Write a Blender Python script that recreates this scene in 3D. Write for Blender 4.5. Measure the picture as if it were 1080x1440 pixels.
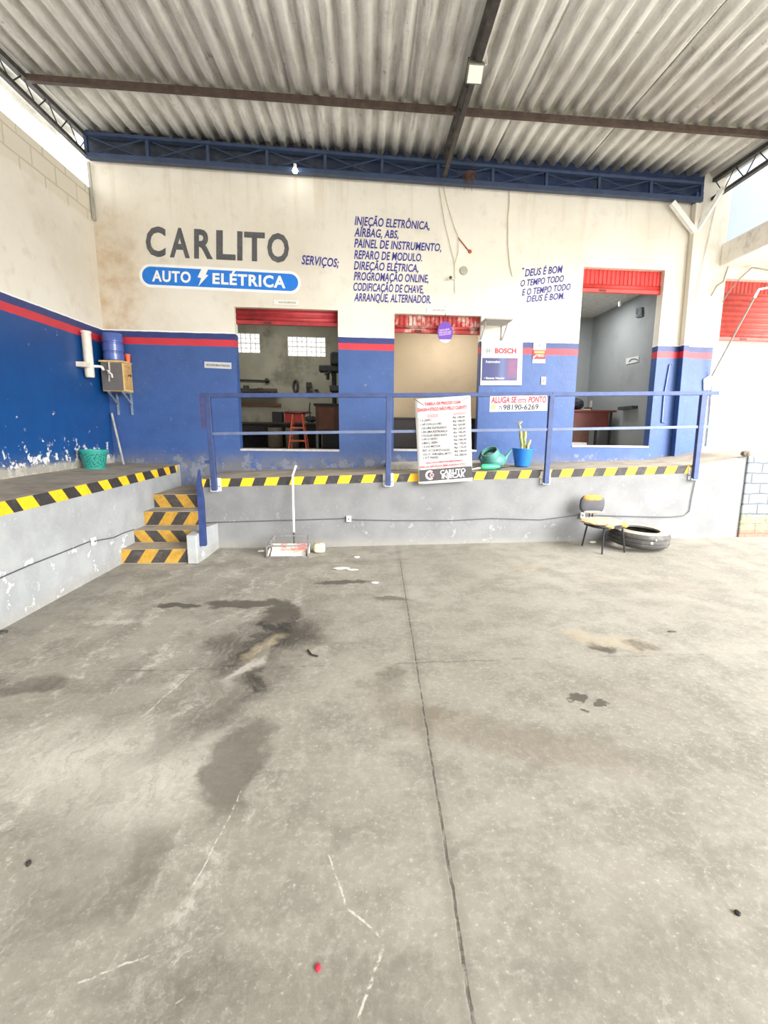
import bpy, math, random
from mathutils import Vector, Matrix
random.seed(7)
scn = bpy.context.scene
for o in list(bpy.data.objects): bpy.data.objects.remove(o, do_unlink=True)
C = scn.collection

# ------------------------------------------------------------------ camera
F, PITCH, YAW, ROLL, CX, CY, EYE = 680.8, -.168, .0825, .0127, 573.3, 719.9, 1.45
P, B, LP, LW = 5.96, 7.0155, -2.6235, -3.4921      # platform face, back wall, side platform face, left wall
fwd = Vector((math.sin(YAW)*math.cos(PITCH), math.cos(YAW)*math.cos(PITCH), math.sin(PITCH)))
rt0 = Vector((math.cos(YAW), -math.sin(YAW), 0)); up0 = rt0.cross(fwd)
RT = math.cos(ROLL)*rt0 + math.sin(ROLL)*up0; UP = -math.sin(ROLL)*rt0 + math.cos(ROLL)*up0
O = Vector((0, 0, EYE))
cd = bpy.data.cameras.new('camera'); cam = bpy.data.objects.new('camera', cd); C.objects.link(cam)
cam.matrix_world = Matrix.Translation(O) @ Matrix((RT, UP, -fwd)).transposed().to_4x4()
cd.sensor_fit = 'VERTICAL'; cd.sensor_height = 36; cd.lens = F*36/1440
cd.shift_x = (540-CX)/1440; cd.shift_y = (CY-720)/1440; cd.clip_start = .05; cd.clip_end = 200
scn.camera = cam

# ------------------------------------------------------------------ light
world = bpy.data.worlds.new('world'); scn.world = world; world.use_nodes = True
wn = world.node_tree.nodes; wl = world.node_tree.links
bg = wn['Background']
tc = wn.new('ShaderNodeTexCoord'); sx = wn.new('ShaderNodeSeparateXYZ'); rp = wn.new('ShaderNodeValToRGB')
wl.new(tc.outputs['Generated'], sx.inputs[0]); wl.new(sx.outputs['Z'], rp.inputs[0]); wl.new(rp.outputs[0], bg.inputs[0])
rp.color_ramp.elements[0].color = (.82, .83, .82, 1); rp.color_ramp.elements[1].color = (.97, .98, 1, 1)
SKY = 1.03
bg.inputs[1].default_value = SKY
sd = bpy.data.lights.new('sun', 'SUN'); sd.energy = 3.7; sd.angle = math.radians(50); sd.color = (1, 1, 1)
sun = bpy.data.objects.new('sun', sd); C.objects.link(sun)
sun.rotation_euler = Vector((-.62, .70, -.52)).to_track_quat('-Z', 'Y').to_euler()
sun.location = (8, -8, 8)
scn.view_settings.view_transform = 'Standard'; scn.view_settings.look = 'None'
scn.view_settings.gamma = 1; scn.view_settings.use_curve_mapping = False
scn.view_settings.exposure = 2.02

# ------------------------------------------------------------------ helpers
def ray(x, y): return RT*((x-CX)/F) + UP*((CY-y)/F) + fwd
def at(x, y, ax, v):
    d = ray(x, y); return O + d*((v-O[ax])/d[ax])
def onY(x, y, v=B): return at(x, y, 1, v)
def onX(x, y, v=LW): return at(x, y, 0, v)
def onZ(x, y, v=0.): return at(x, y, 2, v)
def zfloor(x, y):
    t = max(0., min(1., y/P)); return t*t*(.002+.0185*x) if x > -2.6 else 0.
def zplat(x, y=6):
    pts = [(-1.99, .836), (1.32, .942), (4.165, 1.041), (4.9, 1.16), (7.5, 1.30)]
    for (a, za), (b, zb) in zip(pts, pts[1:]):
        if x <= b: return za+(zb-za)*max(0, x-a)/(b-a)
    return 1.3
def zside(y): return .906+(y-3.647)*.0083
def zroof(x, y): return 4.712-.0083*x+.0363*y
def lin(c):
    if isinstance(c, str): c = [int(c[i:i+2], 16) for i in (0, 2, 4)]
    return tuple((v/255/12.92 if v/255 <= .04045 else ((v/255+.055)/1.055)**2.4) for v in c[:3]) + (1,)

class NT:
    def __init__(s, name):
        s.m = bpy.data.materials.new(name); s.m.use_nodes = True
        s.t = s.m.node_tree; s.n = s.t.nodes; s.l = s.t.links
        s.b = s.n['Principled BSDF']; s.geo = s.n.new('ShaderNodeNewGeometry')
        s.pos = s.geo.outputs['Position']
    def put(s, inp, v):
        if hasattr(v, 'is_linked') or hasattr(v, 'links'): s.l.new(v, inp)
        elif isinstance(v, (tuple, list, Vector)):
            inp.default_value = tuple(v) if len(inp.default_value) == len(v) else tuple(v)[:len(inp.default_value)]
        else: inp.default_value = v
    def math(s, op, a, b=0., c=0., clamp=False):
        n = s.n.new('ShaderNodeMath'); n.operation = op; n.use_clamp = clamp
        s.put(n.inputs[0], a); s.put(n.inputs[1], b); s.put(n.inputs[2], c); return n.outputs[0]
    def vmath(s, op, a, b=(0, 0, 0)):
        n = s.n.new('ShaderNodeVectorMath'); n.operation = op; s.put(n.inputs[0], a); s.put(n.inputs[1], b)
        return n.outputs['Value'] if op in ('LENGTH', 'DOT_PRODUCT') else n.outputs['Vector']
    def xyz(s, v=None):
        n = s.n.new('ShaderNodeSeparateXYZ'); s.put(n.inputs[0], v or s.pos); return n.outputs
    def comb(s, x, y, z):
        n = s.n.new('ShaderNodeCombineXYZ'); [s.put(n.inputs[i], q) for i, q in enumerate((x, y, z))]; return n.outputs[0]
    def map(s, v, loc=(0, 0, 0), rot=(0, 0, 0), scale=(1, 1, 1), kind='POINT'):
        n = s.n.new('ShaderNodeMapping'); n.vector_type = kind
        s.put(n.inputs['Vector'], v); s.put(n.inputs['Location'], loc); s.put(n.inputs['Rotation'], rot); s.put(n.inputs['Scale'], scale)
        return n.outputs[0]
    def noise(s, scale=5, detail=4, rough=.55, v=None, dist=0.):
        n = s.n.new('ShaderNodeTexNoise'); s.put(n.inputs['Vector'], v or s.pos)
        n.inputs['Scale'].default_value = scale; n.inputs['Detail'].default_value = detail
        n.inputs['Roughness'].default_value = rough; n.inputs['Distortion'].default_value = dist; return n.outputs[0]
    def step(s, v, lo, hi, a=0., b=1.):
        n = s.n.new('ShaderNodeMapRange'); n.interpolation_type = 'SMOOTHSTEP'
        s.put(n.inputs[0], v); s.put(n.inputs[1], lo); s.put(n.inputs[2], hi); n.inputs[3].default_value = a; n.inputs[4].default_value = b
        return n.outputs[0]
    def mix(s, f, a, b):
        n = s.n.new('ShaderNodeMix'); n.data_type = 'RGBA'; n.clamp_factor = True
        s.put(n.inputs[0], f); s.put(n.inputs[6], a); s.put(n.inputs[7], b); return n.outputs[2]
    def mul(s, a, b): return s.math('MULTIPLY', a, b)
    def bump(s, h, strength=.3, dist=.01):
        n = s.n.new('ShaderNodeBump'); n.inputs['Strength'].default_value = strength; n.inputs['Distance'].default_value = dist
        s.put(n.inputs['Height'], h); s.l.new(n.outputs[0], s.b.inputs['Normal'])
    def brick(s, v, w, h, mortar=.01):
        n = s.n.new('ShaderNodeTexBrick'); s.put(n.inputs['Vector'], v); n.inputs['Scale'].default_value = 1
        n.inputs['Brick Width'].default_value = w; n.inputs['Row Height'].default_value = h; n.inputs['Mortar Size'].default_value = mortar
        n.inputs['Mortar Smooth'].default_value = .4
        return n.outputs['Fac']
    def done(s, col, rough=.6, metal=0.):
        s.put(s.b.inputs['Base Color'], col); s.put(s.b.inputs['Roughness'], rough); s.b.inputs['Metallic'].default_value = metal
        return s.m

_mc = {}
def mat(col, rough=.6, metal=0., var=.12, scale=14, dirt=None, bump=0.):
    key = (str(col), rough, metal, var, scale, dirt, bump)
    if key in _mc: return _mc[key]
    t = NT('paint_%s' % str(col)); c = lin(col)
    n = t.noise(scale, 5)
    k = t.step(n, .3, .7)
    colr = t.mix(k, tuple(q*(1-var) for q in c[:3])+(1,), tuple(min(1, q*(1+var)) for q in c[:3])+(1,))
    if dirt:
        colr = t.mix(t.mul(t.step(t.noise(scale*.6, 8, .7), .5, .68), .8), colr, lin(dirt))
    if bump: t.bump(t.noise(scale*3, 4), bump, .004)
    _mc[key] = t.done(colr, rough, metal)
    return _mc[key]

ORG = {}
class MB:
    def __init__(s): s.v = []; s.f = []; s.mi = []; s.cur = 0
    def add(s, vs, fs):
        k = len(s.v); s.v += [Vector(q) for q in vs]
        s.f += [tuple(i+k for i in f) for f in fs]; s.mi += [s.cur]*len(fs); return s
    def poly(s, pts): return s.add(pts, [tuple(range(len(pts)))])
    def box(s, x0, x1, y0, y1, z0, z1):
        v = [(x, y, z) for z in (z0, z1) for y in (y0, y1) for x in (x0, x1)]
        return s.add(v, [(0, 2, 3, 1), (4, 5, 7, 6), (0, 1, 5, 4), (2, 6, 7, 3), (0, 4, 6, 2), (1, 3, 7, 5)])
    def bar(s, a, b, w, h=None, up=(0, 0, 1)):
        a, b = Vector(a), Vector(b); h = h or w; d = (b-a).normalized(); u = Vector(up)
        if abs(d.dot(u)) > .95: u = Vector((0, 1, 0))
        r = d.cross(u).normalized(); u = r.cross(d)
        v = [p+r*i*w/2+u*j*h/2 for p in (a, b) for i, j in ((-1, -1), (1, -1), (1, 1), (-1, 1))]
        return s.add(v, [(3, 2, 1, 0), (4, 5, 6, 7), (0, 1, 5, 4), (1, 2, 6, 5), (2, 3, 7, 6), (3, 0, 4, 7)])
    def tube(s, pts, r, n=8, cap=True, closed=False):
        pts = [Vector(p) for p in pts]; rs = r if isinstance(r, (list, tuple)) else [r]*len(pts)
        N = len(pts); rings = []; prev = None
        for i, p in enumerate(pts):
            if closed: t = pts[(i+1) % N]-pts[i-1]
            else: t = pts[min(i+1, N-1)]-pts[max(i-1, 0)]
            t.normalize()
            if prev is None:
                u = Vector((0, 0, 1)) if abs(t.z) < .9 else Vector((1, 0, 0)); u = (u-t*u.dot(t)).normalized()
            else:
                u = prev-t*prev.dot(t); u.normalize()
            prev = u; w = t.cross(u)
            rings.append([p+(u*math.cos(2*math.pi*k/n)+w*math.sin(2*math.pi*k/n))*rs[i] for k in range(n)])
        fs = []
        for i in range(N if closed else N-1):
            a, b = i*n, ((i+1) % N)*n
            fs += [(a+k, a+(k+1) % n, b+(k+1) % n, b+k) for k in range(n)]
        if cap and not closed: fs += [tuple(reversed(range(n))), tuple(range((N-1)*n, N*n))]
        return s.add([q for g in rings for q in g], fs)
    def lathe(s, prof, c, n=24, M=None, cap0=True, cap1=True):
        M = M or Matrix.Identity(3); c = Vector(c); vs = []
        for r, z in prof: vs += [c+M@Vector((r*math.cos(2*math.pi*k/n), r*math.sin(2*math.pi*k/n), z)) for k in range(n)]
        fs = []
        for i in range(len(prof)-1):
            a, b = i*n, (i+1)*n
            fs += [(a+k, a+(k+1) % n, b+(k+1) % n, b+k) for k in range(n)]
        if cap0: fs.append(tuple(reversed(range(n))))
        if cap1: fs.append(tuple(range((len(prof)-1)*n, len(prof)*n)))
        return s.add(vs, fs)
    def prism(s, pts, vec):
        pts = [Vector(p) for p in pts]; vec = Vector(vec); n = len(pts)
        return s.add(pts+[p+vec for p in pts], [tuple(range(n)), tuple(reversed(range(n, 2*n)))] + [(i, i+n, (i+1) % n+n, (i+1) % n) for i in range(n)])
    def build(s, name, mats, parent=None, smooth=False, bevel=0., org=None, fix=True, solid=0.):
        if not isinstance(mats, (list, tuple)): mats = [mats]
        if parent is not None: o0 = ORG[parent.name]
        elif org is not None: o0 = Vector(org)
        else:
            o0 = Vector([(min(q[i] for q in s.v)+max(q[i] for q in s.v))/2 for i in (0, 1)]+[min(q[2] for q in s.v)])
        me = bpy.data.meshes.new(name)
        me.from_pydata([tuple(q-o0) for q in s.v], [], s.f); me.update()
        for m in mats: me.materials.append(m)
        for p, i in zip(me.polygons, s.mi): p.material_index = i
        if fix:
            import bmesh
            bm = bmesh.new(); bm.from_mesh(me); bmesh.ops.recalc_face_normals(bm, faces=bm.faces); bm.to_mesh(me); bm.free()
        if smooth:
            for p in me.polygons: p.use_smooth = True
            me.set_sharp_from_angle(angle=math.radians(38))
        ob = bpy.data.objects.new(name, me); C.objects.link(ob)
        if parent is not None: ob.parent = parent
        else: ob.location = o0
        ORG[ob.name] = o0
        if solid:
            md = ob.modifiers.new('solid', 'SOLIDIFY'); md.thickness = solid; md.offset = 0
        if bevel:
            md = ob.modifiers.new('bevel', 'BEVEL'); md.width = bevel; md.segments = 2; md.limit_method = 'ANGLE'
        return ob

def tag(o, label, cat, group=None):
    o['label'] = label; o['category'] = cat
    if group: o['group'] = group
    return o
def thing(name, loc, label, cat, group=None):
    o = bpy.data.objects.new(name, None); C.objects.link(o); o.location = loc; o.empty_display_size = .1
    ORG[o.name] = Vector(loc); return tag(o, label, cat, group)
def struct(o):
    o['kind'] = 'structure'; return o

def text_mb(lines, plane, mb=None, off=.0, bold=0., shear=0., lift=.003, res=3, spacing=1.0):
    """lines: (string, (TL,TR,BR,BL) pixel corners of the capital letters). plane: function px,py -> point."""
    mb = mb or MB()
    for s, q in lines:
        cu = bpy.data.curves.new('t', 'FONT'); cu.body = s; cu.size = 1; cu.offset = bold; cu.shear = shear
        cu.resolution_u = res; cu.space_character = spacing
        to = bpy.data.objects.new('t', cu); C.objects.link(to)
        bpy.context.view_layer.update()
        me = bpy.data.meshes.new_from_object(to.evaluated_get(bpy.context.evaluated_depsgraph_get()))
        bpy.data.objects.remove(to); bpy.data.curves.remove(cu)
        if not len(me.vertices): continue
        x0 = min(v.co.x for v in me.vertices); x1 = max(v.co.x for v in me.vertices); h = .69+bold
        w = [plane(*p) for p in q]
        nrm = (w[1]-w[0]).cross(w[3]-w[0]).normalized()
        if nrm.dot(O-w[0]) < 0: nrm = -nrm
        vs = []
        for v in me.vertices:
            u = (v.co.x-x0)/(x1-x0); t = (v.co.y+bold*.5)/h
            vs.append((w[3]*(1-u)+w[2]*u)*(1-t)+(w[0]*(1-u)+w[1]*u)*t+nrm*lift)
        mb.add(vs, [tuple(p.vertices) for p in me.polygons])
        bpy.data.meshes.remove(me)
    return mb
def row(s, xl, xr, tl, bl, tr, br): return (s, ((xl, tl), (xr, tr), (xr, br), (xl, bl)))

# ------------------------------------------------------------------ setting materials
def wall_mat(name, blue, side):
    t = NT(name); o = t.xyz(); z = o[2]; x = o[0]; y = o[1]
    wob = t.mul(t.math('SUBTRACT', t.noise(9, 3), .5), .012); zz = t.math('ADD', z, wob)
    big = t.noise(.8, 5, .6); mid = t.noise(4, 6, .65); fine = t.noise(40, 4)
    white = t.mix(t.step(big, .35, .7), lin('E8E2D4'), lin('DCD3C2'))
    white = t.mix(t.mul(t.step(mid, .52, .72), .5), white, lin('CFC5B4'))
    white = t.mix(t.mul(t.step(t.noise(14, 6, .75), .60, .72), .35), white, lin('F4F1EA'))
    if side == 'back':
        cor = t.mul(t.step(x, -2.5, -3.5), t.step(z, 4.35, 3.7)); cor = t.mul(cor, t.step(mid, .35, .7, .3, .9))
        white = t.mix(cor, white, lin('BFA27C'))
        streak = t.noise(1, 5, .6, t.map(t.pos, scale=(7, 1, .5)))
        white = t.mix(t.mul(t.mul(t.step(streak, .5, .68), t.step(z, 3.6, 4.6)), .35), white, lin('C3B294'))
    nav = t.mix(t.mul(t.step(mid, .4, .7), .5), lin('26346E'), lin('33447E'))
    red = t.mix(t.mul(t.step(mid, .45, .7), .5), lin('C8303D'), lin('B02833'))
    bl = t.mix(t.mul(t.step(mid, .35, .7), .6), lin(blue[0]), lin(blue[1]))
    bl = t.mix(t.mul(t.step(t.noise(22, 6, .7), .60, .72), .35), bl, lin(blue[2]))
    # bare plaster where the paint has peeled off near the base
    low = t.step(z, 1.22, .93)
    pn = t.noise(7.5, 8, .72)
    if side == 'back':
        peel = t.step(t.math('ADD', pn, t.mul(low, .15)), .66, .69)
        grime = t.mul(t.step(z, 1.20, .88), t.step(t.noise(3, 6, .7), .32, .56))
        bl = t.mix(t.mul(grime, .85), bl, lin('6F6C68'))
        bl = t.mix(t.mul(peel, .75), bl, lin('7C7F88'))
    else:
        low = t.step(z, 1.42, .98); reg = t.mul(t.step(y, 4.6, 5.4), 1.)
        peel = t.step(t.math('ADD', pn, t.mul(low, .17)), .66, .68)
        bl = t.mix(t.mul(t.step(z, 1.2, .92), .8), bl, lin('5B6576'))
        bl = t.mix(peel, bl, lin('D9D8D4'))
        band = t.step(t.math('ADD', z, t.mul(t.math('SUBTRACT', mid, .5), .16)), 1.06, 1.0)
        bl = t.mix(t.mul(band, .8), bl, lin('ADA696'))
    col = t.mix(t.step(zz, 2.534, 2.528), red, bl)
    col = t.mix(t.step(zz, 2.622, 2.616), nav, col)
    edge = t.mix(t.step(zz, 2.716, 2.710), white, lin('F6F4EE'))
    col = t.mix(t.step(zz, 2.700, 2.694), edge, col)
    if side == 'back':
        col = t.mix(t.math('GREATER_THAN', x, 5.045), col, white)
        col = t.mix(t.math('GREATER_THAN', y, 7.18), col, lin('8C8A80'))
        zt = t.math('ADD', z, t.math('ADD', t.mul(x, .0137), t.mul(t.math('SUBTRACT', t.noise(26, 5, .7), .5), .10)))
        col = t.mix(t.mul(t.step(zt, 4.688, 4.698), t.math('LESS_THAN', x, 4.64)), col, lin('B98F88'))
        col = t.mix(t.mul(t.step(zt, 4.704, 4.714), t.math('LESS_THAN', x, 4.64)), col, t.mix(t.mul(t.step(mid, .45, .65), .5), t.mix(t.step(x, -2, 2.5), lin('2B303C'), lin('26365A')), lin('4A5058')))
        t.bump(t.math('ADD', mid, t.mul(fine, .3)), .35, .012)
        rough = t.step(z, 2.69, 2.70, .42, .8)
    else:
        bv = t.map(t.comb(y, z, 0.), loc=(.11, .085, 0))
        bk = t.brick(bv, .40, .2, .012)
        up = t.step(t.math('ADD', z, t.mul(t.math('SUBTRACT', mid, .5), .12)), 3.98, 4.02)
        bk = t.mul(bk, up)
        col = t.mix(t.mul(bk, .45), col, lin('9C917C'))
        col = t.mix(t.mul(up, .35), col, lin('CFC3A9'))
        t.bump(t.math('SUBTRACT', t.mul(mid, .4), t.mul(bk, 1.0)), .5, .02)
        rough = t.step(z, 2.69, 2.70, .38, .8)
    return t.done(col, rough)
M_back = wall_mat('painted_back_wall', ('38578F', '2F4A7E', '6F87B6'), 'back')
M_left = wall_mat('painted_left_wall', ('0B4784', '093D76', '1A5690'), 'left')

def stain(t, v, c, r, rot=0., soft=.35, amp=.8):
    q = t.map(v, loc=(c[0], c[1], 0), rot=(0, 0, rot), scale=(r[0], r[1], 1), kind='TEXTURE')
    return t.step(t.vmath('LENGTH', q), 1.15, 1.15-soft-.2, 0, amp)
def floor_mat():
    t = NT('worn_concrete_floor'); o = t.xyz(); x, y = o[0], o[1]
    flat = t.comb(x, y, 0.)
    nb = t.n.new('ShaderNodeTexNoise'); t.put(nb.inputs['Vector'], flat); nb.inputs['Scale'].default_value = 3.2; nb.inputs['Detail'].default_value = 6
    nb.inputs['Roughness'].default_value = .65
    wob = t.vmath('SCALE', t.vmath('SUBTRACT', nb.outputs['Color'], (.5, .5, .5)))
    wob.node.inputs['Scale'].default_value = .42
    wv = t.vmath('ADD', flat, wob)
    big = t.noise(.7, 4, .6, flat); mid = t.noise(3, 7, .68, flat); fine = t.noise(30, 8, .75, flat); grit = t.noise(150, 3, .6, flat)
    col = t.mix(t.step(big, .35, .68), lin('827D71'), lin('938E82'))
    col = t.mix(t.mul(t.step(mid, .42, .64), .65), col, lin('6D695F'))
    col = t.mix(t.mul(t.step(fine, .46, .66), .42), col, lin('A5A196'))
    col = t.mix(t.mul(t.step(grit, .56, .72), .30), col, lin('635E55'))
    col = t.mix(t.mul(t.step(t.noise(60, 6, .7, flat), .60, .68), .5), col, lin('BFBAAE'))
    # pale scuffs, stronger on the left bay
    sc = t.noise(2.2, 9, .8, t.map(wv, rot=(0, 0, -.5), scale=(2.6, .8, 1)))
    left = t.step(x, .3, -1.0, .15, 1.)
    col = t.mix(t.mul(t.mul(t.mul(t.step(sc, .50, .62), left), t.step(t.noise(16, 7, .75, flat), .36, .62)), .62), col, lin('C4C0B5'))
    sc2 = t.noise(5, 6, .7, t.map(wv, rot=(0, 0, -.35), scale=(6, .7, 1)))
    col = t.mix(t.mul(t.step(sc2, .62, .70), .35), col, lin('B5AEA1'))
    # stains: pixel centre, radii (m), turn, colour, strength
    yel = lin('A0937A'); oil = lin('221D17'); damp = lin('4E483E'); pale = lin('C4BFB3'); brn = lin('6E6455')
    S = [((700, 1035), (.80, .16), -.35, brn, .60, .5), ((560, 990), (.12, .5), .3, brn, .4, .7), ((110, 1230), (.25, .35), -.3, damp, .5, .8), ((300, 1380), (.30, .12), 0, damp, .5, .7), ((60, 1060), (.5, .3), -.5, pale, .5, .8), ((230, 1110), (.25, .5), -.5, pale, .5, .8), ((330, 1075), (.13, .33), 0, damp, .65, .3),
         ((378, 900), (.42, .85), -.25, damp, .85, .7), ((398, 868), (.15, .28), -.1, oil, .95, .4), ((412, 895), (.20, .26), -.2, oil, .95, .5), ((395, 858), (.16, .20), 0, damp, 1., .3),
         ((372, 905), (.14, .52), -.38, oil, .95, .6), ((300, 1000), (.14, .6), -.45, damp, .5, .7), ((340, 990), (.10, .45), -.4, damp, .5, .7), ((310, 905), (.16, .14), 0, damp, .9, .5), ((356, 962), (.07, .16), .1, oil, .8, .5),
         ((340, 848), (.36, .085), -.05, damp, .95, .25), ((252, 853), (.17, .07), -.05, damp, .95, .2), ((478, 819), (.27, .075), 0, damp, .95, .2),
         ((430, 890), (.17, .30), 0, damp, .6, .4), ((368, 910), (.075, .30), -.38, yel, .9, .75), ((350, 938), (.06, .26), -.38, pale, .7, .75),
         ((550, 843), (.16, .05), 0, damp, .7, .3), ((845, 914), (.10, .10), .2, damp, 1., .3), ((818, 898), (.10, .20), .5, yel, .7, .75),
         ((885, 908), (.22, .14), -.2, yel, .75, .75), ((905, 908), (.13, .07), -.3, damp, .75, .4), ((818, 980), (.060, .035), .0, damp, 1., .15),
         ((851, 992), (.050, .028), -.2, damp, 1., .15), ((829, 998), (.025, .018), 0, damp, 1., .15), ((745, 800), (.34, .10), 0, yel, .45, .6),
         ((715, 815), (.28, .06), 0, brn, .55, .5), ((830, 960), (.05, .5), .7, brn, .3, .5), ((940, 830), (.9, .25), -.3, brn, .3, .6), ((155, 875), (.2, .05), 0, pale, .5, .4),
         ((20, 965), (.35, .10), 0, damp, .8, .5), ((130, 1070), (.42, .42), .5, pale, .45, .8), ((550, 950), (.10, .10), 0, damp, .6, .5), ((610, 1005), (.15, .07), 0, brn, .7, .5),
         ((530, 1395), (.28, .10), 0, damp, .45, .6), ((900, 1330), (.35, .18), .2, damp, .3, .7), ((190, 1230), (.10, .20), 0, damp, .4, .6), ((470, 790), (.5, .06), 0, damp, .3, .6)]
    grain = t.step(t.noise(5, 7, .75, t.map(wv, rot=(0, 0, -.45), scale=(8, 1.2, 1))), .36, .58, .40, 1.)
    for px, r, rot, c, amp, soft in S:
        p = onZ(*px)
        m = stain(t, wv, p, r, rot, soft, amp)
        if soft > .35: m = t.mul(m, grain)
        col = t.mix(m, col, c)
    # smoother strip along the side platform
    col = t.mix(t.mul(t.step(x, -2.32, -2.36), .35), col, lin('6E6A61'))
    # saw-cut joint down the bay and a cross joint
    jx = t.math('ABSOLUTE', t.math('SUBTRACT', t.math('ADD', x, t.mul(t.math('SUBTRACT', t.noise(5, 5, .7, flat), .5), .022)), t.math('MULTIPLY_ADD', y, .022, .236)))
    jm = t.mul(t.step(jx, .007, .002), t.step(t.noise(18, 5, .7, flat), .38, .56, .15, 1.)); jm = t.mul(jm, t.step(y, 5.4, 5.2))
    col = t.mix(t.mul(t.step(jx, .05, .01), .25), col, lin('57524A'))
    jy = t.math('ABSOLUTE', t.math('SUBTRACT', t.math('ADD', y, t.mul(t.math('SUBTRACT', t.noise(4, 5, .7, flat), .5), .08)), 2.84))
    jm2 = t.mul(t.step(jy, .011, .004), t.mul(t.step(t.noise(3, 4, .6, flat), .42, .56), .7))
    col = t.mix(t.mul(jm, .7), col, lin('3A352D')); col = t.mix(t.mul(jm2, .6), col, lin('3E3A33'))
    scb = t.step(t.noise(34, 4, .7, flat), .40, .56)
    # white scratches: (pixel a, pixel b)
    for a, b, w in (((462, 1200), (486, 1278), .0045), ((486, 1278), (538, 1322), .0045), ((541, 1330), (500, 1440), .006), ((343, 1105), (268, 1250), .004),
                    ((96, 1387), (212, 1343), .004), ((265, 950), (195, 1010), .006), ((265, 1400), (240, 1415), .003)):
        pa, pb = onZ(*a), onZ(*b); L = (pb-pa).length; ang = math.atan2(pb.y-pa.y, pb.x-pa.x); c = (pa+pb)/2
        q = t.xyz(t.map(t.vmath('ADD', flat, t.vmath('MULTIPLY', wob, (.16, .16, 0))), loc=(c.x, c.y, 0), rot=(0, 0, ang), kind='TEXTURE'))
        m = t.mul(t.step(t.math('ABSOLUTE', q[1]), w, w*.3), t.step(t.math('ABSOLUTE', q[0]), L/2, L/2-.02))
        col = t.mix(t.mul(t.mul(m, scb), .6), col, lin('CCC8BE'))
    t.bump(t.math('SUBTRACT', t.math('ADD', t.mul(fine, .5), t.mul(mid, .8)), t.mul(jm, 1.2)), .28, .012)
    return t.done(col, t.step(mid, .3, .7, .55, .8))
M_floor = floor_mat()

def concrete(name, a, b, c, sc=3., chips=1.):
    t = NT(name); o = t.xyz()
    n1 = t.noise(sc, 7, .65); n2 = t.noise(sc*4, 6, .7)
    col = t.mix(t.step(n1, .35, .68), lin(a), lin(b))
    col = t.mix(t.mul(t.step(n2, .56, .70), .6), col, lin(c))
    chip = t.mul(t.step(t.noise(6, 8, .7), .60, .63), t.step(o[2], .55, .15))
    col = t.mix(t.mul(chip, chips), col, lin('E9E8E4'))
    col = t.mix(t.mul(t.step(o[2], .14, .02), t.step(n2, .3, .6, .2, .6)), col, lin('8F8B80'))
    t.bump(n2, .25, .008); return t.done(col, .75)
M_face = concrete('grey_painted_render', '7C7C7B', '6E6E6E', '8B8B89', chips=.12)
M_face_side = concrete('pale_grey_render', 'A0A2A1', '8E9092', 'BCBDBB')
M_slab = mat('968C7C', .85, var=.16, scale=5, dirt='776E60', bump=.3)
M_plas = mat('E9E3D6', .85, var=.06, scale=3, dirt='D3C8B3')
M_inner = mat('8A887A', .9, var=.10, scale=2.5, dirt='5E5C50')
M_beige = mat('B3A48C', .85, var=.04, scale=1.2, dirt='A69781')
M_grey = mat('8F9291', .85, var=.05, scale=1.5, dirt='7F8280')
M_yel = mat('F2B716', .6, var=.08, scale=20, dirt='DDA51A')
M_blk = mat('2E2B2A', .65, var=.25, scale=20, dirt='4A4642')
M_yeld = mat('AD842A', .7, var=.14, scale=16, dirt='8A6C30')
M_blkd = mat('37322E', .75, var=.25, scale=16, dirt='544C44')

# ------------------------------------------------------------------ setting
m = MB(); xs = [LP-1.2, LP, -1, .5, 2, 3.5, 5, 9, 16]; ys = [-14, -6, -2, 0, 1, 2, 3, 4, 5, P+.02, 7.05]
for i in range(len(xs)-1):
    for j in range(len(ys)-1):
        m.poly([(a, b, zfloor(a, min(b, P))) for a, b in ((xs[i], ys[j]), (xs[i+1], ys[j]), (xs[i+1], ys[j+1]), (xs[i], ys[j+1]))])
struct(m.build('floor', M_floor, fix=False, org=(0, 0, 0)))
m = MB(); M_bounce = mat('CFCBC2', .9, var=.1, scale=1.5)  # extra pale ground out of view, added to bounce daylight up to the roof
m.box(5.6, 40, -14, 5.8, -.4, zfloor(5.6, 5.5)+.012); m.box(-30, 40, -40, -5.7, -.4, .012)
struct(m.build('bounce_pavement', M_bounce, org=(0, -8, 0)))

def wall_grid(xs, zs, solid, y0, y1, name, mt, org=(0, 0, 0)):
    m = MB()
    for i in range(len(xs)-1):
        for j in range(len(zs)-1):
            if not solid(i, j): continue
            a, b, c, d = xs[i], xs[i+1], zs[j], zs[j+1]
            m.poly([(a, y0, c), (b, y0, c), (b, y0, d), (a, y0, d)]); m.poly([(b, y1, c), (a, y1, c), (a, y1, d), (b, y1, d)])
            g = lambda p, q: 0 <= p < len(xs)-1 and 0 <= q < len(zs)-1 and solid(p, q)
            if not g(i-1, j): m.poly([(a, y1, c), (a, y0, c), (a, y0, d), (a, y1, d)])
            if not g(i+1, j): m.poly([(b, y0, c), (b, y1, c), (b, y1, d), (b, y0, d)])
            if not g(i, j-1): m.poly([(a, y1, c), (b, y1, c), (b, y0, c), (a, y0, c)])
            if not g(i, j+1): m.poly([(a, y0, d), (b, y0, d), (b, y1, d), (a, y1, d)])
    return struct(m.build(name, mt, org=org, fix=False))
holes = [(-1.788, -.41, 1.155, 3.045), (.363, 1.577, 1.17, 3.028), (3.006, 4.195, 1.252, 3.724), (5.115, 6.55, 1.285, 3.645)]
xs = sorted({-3.50, 5.06, 7.2} | {h[0] for h in holes} | {h[1] for h in holes}); zs = sorted({.4, 4.10, 5.15} | {h[2] for h in holes} | {h[3] for h in holes})
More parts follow.
